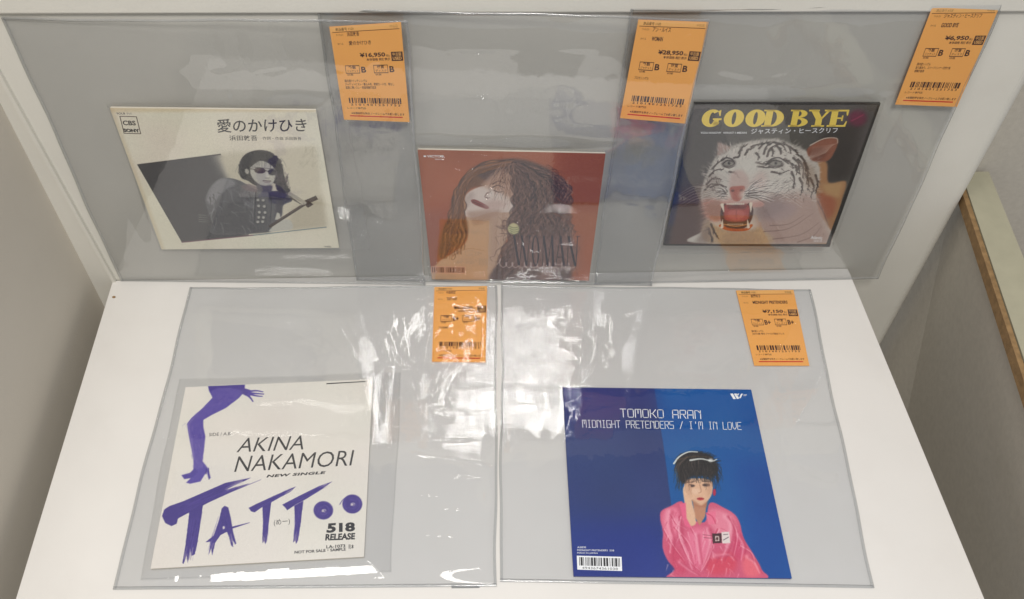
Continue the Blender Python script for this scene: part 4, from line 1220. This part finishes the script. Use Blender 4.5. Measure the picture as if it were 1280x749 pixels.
def cover5():
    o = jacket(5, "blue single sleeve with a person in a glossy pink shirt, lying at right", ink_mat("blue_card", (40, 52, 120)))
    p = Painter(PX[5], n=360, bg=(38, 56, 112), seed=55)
    p.frame(690, 470, 2.775)
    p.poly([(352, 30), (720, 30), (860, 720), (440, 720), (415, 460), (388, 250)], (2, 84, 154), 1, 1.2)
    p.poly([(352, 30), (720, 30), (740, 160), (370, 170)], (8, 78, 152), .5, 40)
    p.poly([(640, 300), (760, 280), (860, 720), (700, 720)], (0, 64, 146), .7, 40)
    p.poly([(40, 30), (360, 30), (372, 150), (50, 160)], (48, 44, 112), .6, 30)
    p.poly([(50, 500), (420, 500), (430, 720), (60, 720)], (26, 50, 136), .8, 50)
    p.clouds(2.5, 5)
    rng = p.rng
    p.frame(815, 555, 4.407)
    # shirt
    p.poly([(50, 372), (100, 345), (165, 318), (200, 400), (290, 430), (318, 325), (400, 355), (455, 390), (484, 440), (505, 520), (560, 610), (602, 690), (604, 745), (105, 745), (125, 690), (85, 640), (58, 570), (60, 480), (46, 420)], (208, 88, 120), 1, 1.5, smooth=True)
    for (pts, col, al, sf) in (([(60, 380), (130, 350), (150, 420), (120, 520), (70, 500)], (242, 140, 164), .7, 10), ([(320, 360), (440, 390), (460, 470), (430, 560), (330, 460)], (240, 150, 168), .7, 14),
                               ([(200, 480), (300, 470), (330, 560), (260, 680), (190, 620)], (238, 132, 160), .7, 16), ([(90, 560), (160, 600), (190, 700), (120, 690)], (204, 62, 96), .6, 10),
                               ([(300, 640), (440, 600), (460, 690), (330, 720)], (214, 62, 84), .7, 14), ([(470, 480), (520, 600), (470, 640), (440, 560)], (206, 64, 104), .7, 10), ([(500, 610), (570, 640), (596, 720), (510, 720)], (240, 110, 120), .7, 10)):
        p.poly(pts, col, al, sf, smooth=True)
    for s in ([(150, 400), (140, 500), (200, 640), (260, 700)], [(330, 560), (290, 650), (260, 700)], [(60, 470), (110, 560), (170, 640)], [(420, 400), (460, 500), (440, 620)], [(360, 470), (320, 560), (300, 640)],
              [(100, 390), (130, 440), (180, 470)], [(480, 560), (540, 600), (560, 660)], [(170, 330), (190, 420), (240, 520)], [(320, 380), (350, 420), (340, 440)], [(120, 460), (190, 540), (220, 620)]):
        p.curve(s, 8, (190, 48, 86), .55, 3); p.curve([(x + 9, y + 2) for x, y in s], 7, (250, 178, 192), .6, 2)
    for i in range(60):
        x = rng.uniform(80, 540); y = rng.uniform(370, 720); a = rng.uniform(.5, 2.2); L = rng.uniform(18, 50)
        if x > 300 + y * .35: continue
        p.curve([(x, y), (x + L * .5 * math.cos(a) + 4, y + L * .5 * math.sin(a)), (x + L * math.cos(a), y + L * math.sin(a))], 5, rng.choice([[250, 176, 190], [196, 54, 92], [236, 120, 150]]), .4, 1)
    # neck, face, hand
    p.poly([(225, 320), (300, 320), (292, 400), (262, 450), (232, 400)], (190, 134, 104), 1, 3)
    p.poly([(182, 205), (250, 190), (325, 205), (332, 262), (312, 308), (270, 342), (228, 322), (195, 275)], (222, 178, 146), 1, 2, smooth=True)
    p.poly([(210, 300), (270, 342), (312, 310), (300, 352), (240, 350)], (176, 118, 90), .8, 6)
    p.oval(214, 232, 22, 8, (60, 44, 44), .9, 2); p.oval(298, 228, 22, 8, (60, 44, 44), .9, 2)
    p.line([(192, 214), (232, 210)], 5, (66, 46, 40), .8); p.line([(276, 208), (318, 208)], 5, (66, 46, 40), .8)
    p.curve([(262, 226), (270, 262), (256, 272)], 5, (178, 126, 102), .8); p.oval(266, 304, 20, 8, (190, 60, 66), 1, 1.5); p.line([(248, 303), (284, 303)], 2.5, (110, 30, 36))
    p.oval(240, 262, 26, 16, (236, 200, 172), .6, 7)
    p.poly([(170, 250), (190, 232), (205, 255), (222, 330), (238, 400), (240, 440), (212, 452), (186, 420), (180, 340)], (226, 182, 150), 1, 2, smooth=True)
    for i, (x, y) in enumerate(((182, 224), (195, 222), (206, 232))): p.curve([(x + 4, y + 50), (x, y + 20), (x + 1, y)], 12, (230, 188, 156), 1, 9); p.line([(x + 7, y + 4), (x + 9, y + 48)], 2, (170, 118, 92), .7)
    p.curve([(200, 300), (222, 300), (232, 285)], 11, (226, 182, 150), 1, 8)
    p.poly([(150, 330), (185, 325), (190, 410), (222, 470), (180, 450)], (230, 100, 136), 1, 3); p.poly([(295, 380), (350, 370), (350, 440), (310, 445)], (234, 116, 146), 1, 3)
    p.curve([(296, 382), (330, 400), (350, 440)], 5, (196, 56, 94), .8)
    # hair: tousled, cut short, with uneven fringe and flicked ends
    p.poly([(132, 135), (128, 98), (152, 64), (205, 44), (270, 46), (320, 66), (350, 94), (360, 130), (346, 165), (330, 190), (322, 214), (312, 184), (250, 178), (206, 186), (188, 214), (168, 222), (156, 205), (144, 175)], (38, 32, 32), 1, 5, smooth=True)
    for i in range(260):
        u = rng.uniform(-1, 1); x0 = 245 + 60 * u; x1 = 245 + 118 * u + rng.normal(0, 11)
        y1 = rng.uniform(150, 262) if abs(u) > .55 else rng.uniform(150, 222)
        g = rng.uniform(16, 46) if rng.uniform() < .8 else rng.uniform(60, 96)
        p.strand([(x0, 62 + 12 * abs(u)), (245 + 118 * u, 108 + 20 * abs(u)), (x1 - 6 * u, (y1 + 130) / 2), (x1 + rng.normal(0, 8), y1)], rng.uniform(1, 5), rng.uniform(.5, 2), rng.uniform(3, 5.5), (g, g * .86, g * .78), .8, 1)
    for i in range(40):
        a = rng.uniform(-3.1, .1); x = 245 + 128 * math.cos(a); y = 118 + 76 * math.sin(a)
        p.curve([(x - 14 * math.cos(a), y - 12 * math.sin(a)), (x, y), (x + rng.uniform(4, 16) * math.cos(a) + rng.normal(0, 5), y + rng.uniform(2, 12) * math.sin(a) + 4)], 4, (30, 26, 28), .8, 1)
    for i in range(20):
        x = rng.uniform(352, 385); y = rng.uniform(120, 205)
        p.curve([(x - 20, y - 22), (x, y), (x + rng.uniform(-4, 10), y + rng.uniform(15, 30))], 4, (36, 30, 30), .85, 1)
    p.curve([(120, 110), (150, 72), (200, 46), (250, 46)], 9, (226, 228, 222), .9, 5); p.curve([(210, 92), (270, 84), (330, 96), (356, 86)], 10, (214, 218, 214), .9, 5); p.oval(322, 92, 14, 10, (230, 232, 228), .8, 4)
    p.curve([(140, 90), (230, 70), (330, 76)], 7, (96, 76, 50), .6, 3)
    for (pts, w) in (([(92, 372), (84, 440), (104, 520), (98, 600)], 22), ([(140, 420), (150, 500), (186, 590), (220, 690)], 20), ([(240, 500), (250, 580), (262, 660)], 18), ([(300, 470), (320, 540), (300, 620), (270, 690)], 22),
                     ([(400, 400), (430, 440), (420, 540), (380, 640)], 22), ([(470, 500), (500, 560), (490, 640)], 16), ([(520, 620), (560, 650), (590, 710)], 18), ([(340, 620), (420, 610), (450, 640)], 20), ([(150, 650), (200, 690), (250, 720)], 16)):
        p.curve(pts, w, (248, 176, 192), .5, w * .3, soft=1.6)
        p.curve([(x + w * .9, y + 4) for x, y in pts], w * .8, (186, 52, 88), .45, w * .3, soft=1.6)
    for i in range(34):
        x = rng.uniform(80, 470); y = rng.uniform(380, 690); a = rng.choice([1.2, 1.5, 1.9]) + rng.normal(0, .12); L = rng.uniform(24, 60)
        if x > 300 + (y - 380) * .6: continue
        p.line([(x, y), (x + L * math.cos(a), y + L * math.sin(a))], 7, (254, 200, 210) if i % 2 else (190, 56, 92), .4, 1.5, soft=1.2)
    p.poly([(188, 205), (215, 200), (210, 300), (196, 270)], (170, 122, 96), .5, 8)
    p.poly([(300, 210), (328, 210), (328, 265), (306, 300)], (188, 140, 112), .5, 8)
    p.oval(343, 268, 9, 20, (196, 30, 60), .9, 3)
    # badge
    p.poly([(330, 494), (382, 492), (384, 546), (334, 548)], (70, 32, 40)); p.poly([(346, 508), (368, 507), (370, 534), (348, 536)], (214, 190, 184)); p.oval(358, 522, 7, 10, (90, 50, 50))
    p.poly([(382, 486), (424, 484), (430, 546), (386, 548)], (228, 214, 210)); p.line([(392, 500), (416, 498)], 3, (60, 40, 60)); p.line([(392, 530), (420, 514)], 3, (60, 40, 60)); p.line([(280, 500), (330, 506)], 3, (120, 40, 60), .7); p.line([(284, 516), (330, 520)], 3, (120, 40, 60), .7)
    p.grain(3, 2)
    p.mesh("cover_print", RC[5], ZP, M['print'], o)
    h = Painter(PX[5], n=4); h.frame(690, 470, 2.775)
    t = Letters(RC[5], h.uv)
    pix_text(t, "TOMOKO ARAN", (238, 143), (516, 149), (236, 115), .0040)
    t.build("artist_lettering", ZL, M['white'], o)
    t = Letters(RC[5], h.uv)
    pix_text(t, "MIDNIGHT PRETENDERS / I'M IN LOVE", (107, 179), (657, 187), (105, 154), .0029)
    t.build("title_lettering", ZL, M['white'], o)
    t = Letters(RC[5], h.uv)
    t.quad([(618, 62), (627, 61), (638, 80), (629, 81)]); t.quad([(631, 62), (640, 61), (650, 79), (641, 80)]); t.quad([(644, 62), (650, 61), (644, 70), (640, 68)]); t.quad([(656, 62), (662, 62), (654, 78), (649, 76)])
    t.text("EP", (665, 70), (676, 70), (665, 64))
    t.text("ASIDE", (88, 598), (118, 598), (88, 592)); t.text("MIDNIGHT PRETENDERS  3:58", (88, 608), (215, 609), (88, 602)); t.text("MADE IN JAPAN", (88, 618), (158, 619), (88, 612))
    t.build("small_print", ZL, M['white'], o)
    t = Letters(RC[5], h.uv)
    t.quad([(88, 672), (243, 677), (241, 628), (86, 624)])
    t.build("barcode_label", ZL, M['white'], o)
    t = Letters(RC[5], h.uv)
    t.bars([(94, 629), (235, 633), (236, 662), (95, 658)], 60, 8)
    t.text("4943674361038", (104, 670), (228, 674), (104, 662))
    t.build("barcode", ZL + .00006, M['black'], o)


# =============================================================== price tags
def price_tag(k, label, artist, title, price, grade, notes, seed, number):
    o = thing("price_tag", label, "price tag", plane(k), "orange price tags in the sleeves")
    q = TG[k]
    Z = .0017
    lo = [q[3], q[2], q[1], q[0]]
    hull_box("paper", [(*p, Z - .0002) for p in lo] + [(*p, Z) for p in lo], M['tagp'], o)
    fn = lambda pts: np.array([(x, 1 - y) for x, y in pts], float)   # x right, y down, both 0..1
    L = lambda t, s, x0, x1, y, hh, bold=0.0, **kw: t.text(s, (x0, y), (x1, y), (x0, y - hh * (1.25 if hh < .04 else 1)), bold=min(bold + .006, .014) if ord(max(s)) > 999 else bold + .022, **kw)
    t = Letters(q, fn); t.quad([(0.01, .052), (.99, .052), (.99, .006), (.01, .006)]); t.build("header_strip", Z + .00006, M['tagl'], o)
    t = Letters(q, fn)
    t.quad([(.03, .060), (.97, .060), (.97, .055), (.03, .055)])
    L(t, "商品番号 " + number, .08, .33, .047, .026, bold=.01); L(t, "中古品", .84, .95, .045, .022)
    L(t, "アーティスト", .08, .18, .098, .018); L(t, artist, .23, .23 + .043 * len(artist), .104, .034, bold=.012)
    L(t, "タイトル", .08, .16, .186, .018); L(t, title, .24, min(.9, .24 + (.052 if ord(title[0]) > 999 else .032) * len(title)), .192, .034, bold=.008)
    L(t, "(税込)", .745, .80, .322, .022); L(t, "本体価格 税抜表示", .46, .80, .355, .022, bold=.012)
    for x, s1, s2 in ((.14, "外観", "ジャケット"), (.55, "盤質", "ディスク")):
        for a, b in (((x, .40), (x + .20, .40)), ((x, .478), (x + .20, .478)), ((x, .40), (x, .478)), ((x + .20, .40), (x + .20, .478))): t.strokes([a, b], .007)
        L(t, s1, x + .045, x + .15, .436, .03, bold=.02); L(t, s2, x + .02, x + .18, .468, .020); L(t, "状態", x + .01, x + .10, .505, .016)
    for i, s in enumerate(notes): L(t, s, .10, min(.93, .10 + .030 * len(s)), .575 + i * .036, .024, bold=.006)
    L(t, "レコード専門店", .08, .36, .872, .018); t.build("lettering", Z + .00006, M['ink'], o)
    t = Letters(q, fn)
    L(t, price, .37, .735, .323, .05, bold=.012)
    for x in (.365, .775): L(t, grade, x, x + (.07 if len(grade) == 1 else .11), .474, .062, bold=.01)
    t.build("price_lettering", Z + .00006, M['ink'], o)
    t = Letters(q, fn); t.quad([(.82, .362), (.985, .362), (.985, .272), (.82, .272)]); t.build("stamp_box", Z + .00006, M['ink'], o)
    t = Letters(q, fn); L(t, "中古盤", .84, .965, .312, .028); L(t, "USED", .84, .965, .350, .024); t.build("stamp_lettering", Z + .00012, M['tagl'], o)
    t = Letters(q, fn); t.bars([(.12, .745), (.90, .745), (.90, .805), (.12, .805)], 74, seed); L(t, "2 1 0 1 4 0 1 2 5 1 7 5 3", .14, .88, .832, .018); t.build("barcode", Z + .00006, M['ink'], o)
    t = Letters(q, fn); L(t, "※未開封盤を除きノークレームでお願い致します", .13, .93, .932, .022, bold=.008); t.build("notice_lettering", Z + .00006, M['ink'], o)
    t = Letters(q, fn); t.quad([(.10, .957), (.90, .957), (.90, .944), (.10, .944)]); t.build("red_rule", Z + .00006, M['red'], o)
    return o


cover1(); cover2(); cover3(); cover4(); cover5()

price_tag(1, "orange price tag marked 16,950, top right of the guitarist single's sleeve", "浜田敦吾", "愛のかけひき", "¥16,950", "B", ["国内盤7インチシングル", "ジャケットにスレ・書込み有、歌詞カード付、帯なし", "盤面に薄いスレ・両面視聴確認済"], 5, "1101")
price_tag(2, "orange price tag marked 28,950, top right of the curly haired woman single's sleeve", "アン・ルイス", "WOMAN", "¥28,950", "B", ["プロモシングル"], 6, "1102")
price_tag(3, "orange price tag marked 6,950, top right of the tiger single's sleeve", "ジャスティン・ヒースクリフ", "GOOD BYE", "¥6,950", "B", ["国内盤シングル", "貼り跡あり、スリーブインナー日焼け有", "視聴確認済"], 7, "1103")
price_tag(4, "orange price tag marked 6,600, half under glare, in the violet lettered single's sleeve", "中森明菜", "TATTOO", "¥6,600", "B+", ["プロモ見本盤"], 8, "1104")
price_tag(5, "orange price tag marked 7,150, top right of the blue single's sleeve", "亜蘭知子", "MIDNIGHT PRETENDERS", "¥7,150", "B+", ["国内盤シングル", "JAPAN盤 帯付 アナログ限定プレス"], 9, "1105")

inner(1, [(.0545, .2365), (.263, .2375), (.269, .0545), (.054, .0495)], "thin clear inner sleeve round the guitarist single")
inner(2, [(.0725, .1935), (.2565, .1955), (.2550, .0045), (.0790, .0030)], "thin clear inner sleeve round the curly haired woman single")
inner(3, [(.0665, .2410), (.2460, .2395), (.2510, .0420), (.0650, .0450)], "thin clear inner sleeve round the tiger single")
inner(4, [(.0120, .2075), (.2270, .2150), (.2300, .0120), (.0230, .0070)], "thin clear inner sleeve round the violet lettered single")

W4 = [([(.155, .285), (.175, .245), (.200, .190), (.222, .140)], .0016, .0022), ([(.160, .288), (.190, .240), (.212, .195), (.232, .150)], .0014, .0018),
      ([(.225, .270), (.232, .225), (.246, .170), (.250, .155)], .0015, .0020), ([(.236, .235), (.245, .200), (.262, .155)], .0013, .0018),
      ([(.300, .215), (.303, .180), (.302, .150)], .0016, .0022), ([(.265, .215), (.255, .190), (.262, .165)], .0012, .002), ([(.285, .21), (.272, .185), (.280, .16)], .0012, .002),
      ([(.200, .218), (.225, .228), (.250, .236)], .0012, .002), ([(.222, .300), (.226, .270), (.224, .245)], .0010, .002),
      ([(.235, .125), (.262, .118), (.290, .118), (.318, .108)], .0013, .0020), ([(.240, .140), (.275, .137), (.312, .139)], .0012, .0022), ([(.270, .100), (.290, .098), (.305, .096)], .0010, .002),
      ([(.25, .083), (.27, .081)], .0009, .002), ([(.265, .070), (.295, .066)], .0010, .002), ([(.255, .045), (.285, .042)], .0009, .002),
      ([(.248, .32), (.252, .27), (.247, .22)], .0013, .0018), ([(.318, .31), (.319, .25), (.317, .20)], .0013, .0016)]
W4 += [([(.205, .275), (.222, .235), (.236, .205)], .0012, .0016), ([(.215, .30), (.213, .26), (.22, .225)], .0010, .0016), ([(.245, .205), (.252, .180), (.250, .150)], .0013, .0016), ([(.29, .225), (.288, .19), (.293, .155)], .0013, .0016), ([(.275, .20), (.30, .19), (.318, .195)], .0010, .0016), ([(.27, .175), (.295, .168), (.315, .172)], .0010, .0016)]
W5 = [([(.010, .300), (.012, .25), (.010, .20)], .0014, .0016), ([(.036, .29), (.034, .25), (.040, .21)], .0012, .0015), ([(.055, .31), (.053, .28), (.056, .25)], .0010, .0015), ([(.078, .300), (.083, .270), (.080, .235), (.072, .200)], .0015, .0019), ([(.088, .300), (.095, .265), (.092, .225), (.085, .198)], .0014, .0018),
      ([(.018, .310), (.022, .270), (.015, .230), (.020, .195)], .0018, .0028), ([(.030, .305), (.026, .265), (.034, .235), (.026, .200)], .0016, .0024), ([(.042, .300), (.040, .26), (.044, .23)], .0012, .002),
      ([(.012, .245), (.040, .240), (.065, .226)], .0013, .002), ([(.020, .226), (.050, .240), (.085, .252)], .0011, .002), ([(.064, .315), (.062, .285), (.064, .265)], .0011, .002),
      ([(.295, .225), (.300, .185), (.304, .160)], .0011, .0018), ([(.285, .13), (.296, .12)], .0011, .0022), ([(.29, .05), (.30, .03)], .0010, .002), ([(.262, .30), (.268, .22), (.275, .15)], .0006, .004)]
W1 = [([(.24, .28), (.27, .24), (.30, .22)], .0005, .004), ([(.25, .08), (.28, .05), (.315, .012)], .0007, .003), ([(.10, .28), (.16, .27), (.23, .285)], .0004, .005)]
W2 = [([(.02, .30), (.12, .295), (.25, .30)], .0006, .006), ([(.28, .19), (.285, .12), (.29, .06)], .0005, .003), ([(.03, .10), (.06, .09), (.07, .07)], .0006, .003), ([(.27, .12), (.30, .115), (.31, .10)], .0006, .003)]
W3 = [([(.05, .28), (.12, .265), (.2, .28)], .0005, .006), ([(.26, .20), (.29, .17), (.31, .13)], .0006, .005)]
sleeve(1, "clear vinyl sleeve leaning at far left, holding the guitarist single", W1)
sleeve(2, "clear vinyl sleeve leaning in the middle, overlapping both neighbours, with the rust coloured single", W2)
sleeve(3, "clear vinyl sleeve leaning at right past the shelf end, holding the tiger single", W3)
sleeve(4, "wrinkled clear vinyl sleeve lying flat at left, holding the violet lettered single", W4)
sleeve(5, "clear vinyl sleeve lying flat at right, holding the blue single", W5)

# small clear plastic clip under the seam of the flat sleeves
clip = hull_box("plastic_tab", [(.3535, -.3478, .0), (.377, -.3484, .0), (.377, -.3458, .0), (.3535, -.3452, .0),
                                (.3540, -.3474, .0016), (.3765, -.3480, .0016), (.3765, -.3462, .0012), (.3540, -.3456, .0012)], M['clearplastic'], None, bevel=.0002)
tag(clip, "small clear plastic tab on the shelf in front of the flat left sleeve", "plastic tab")
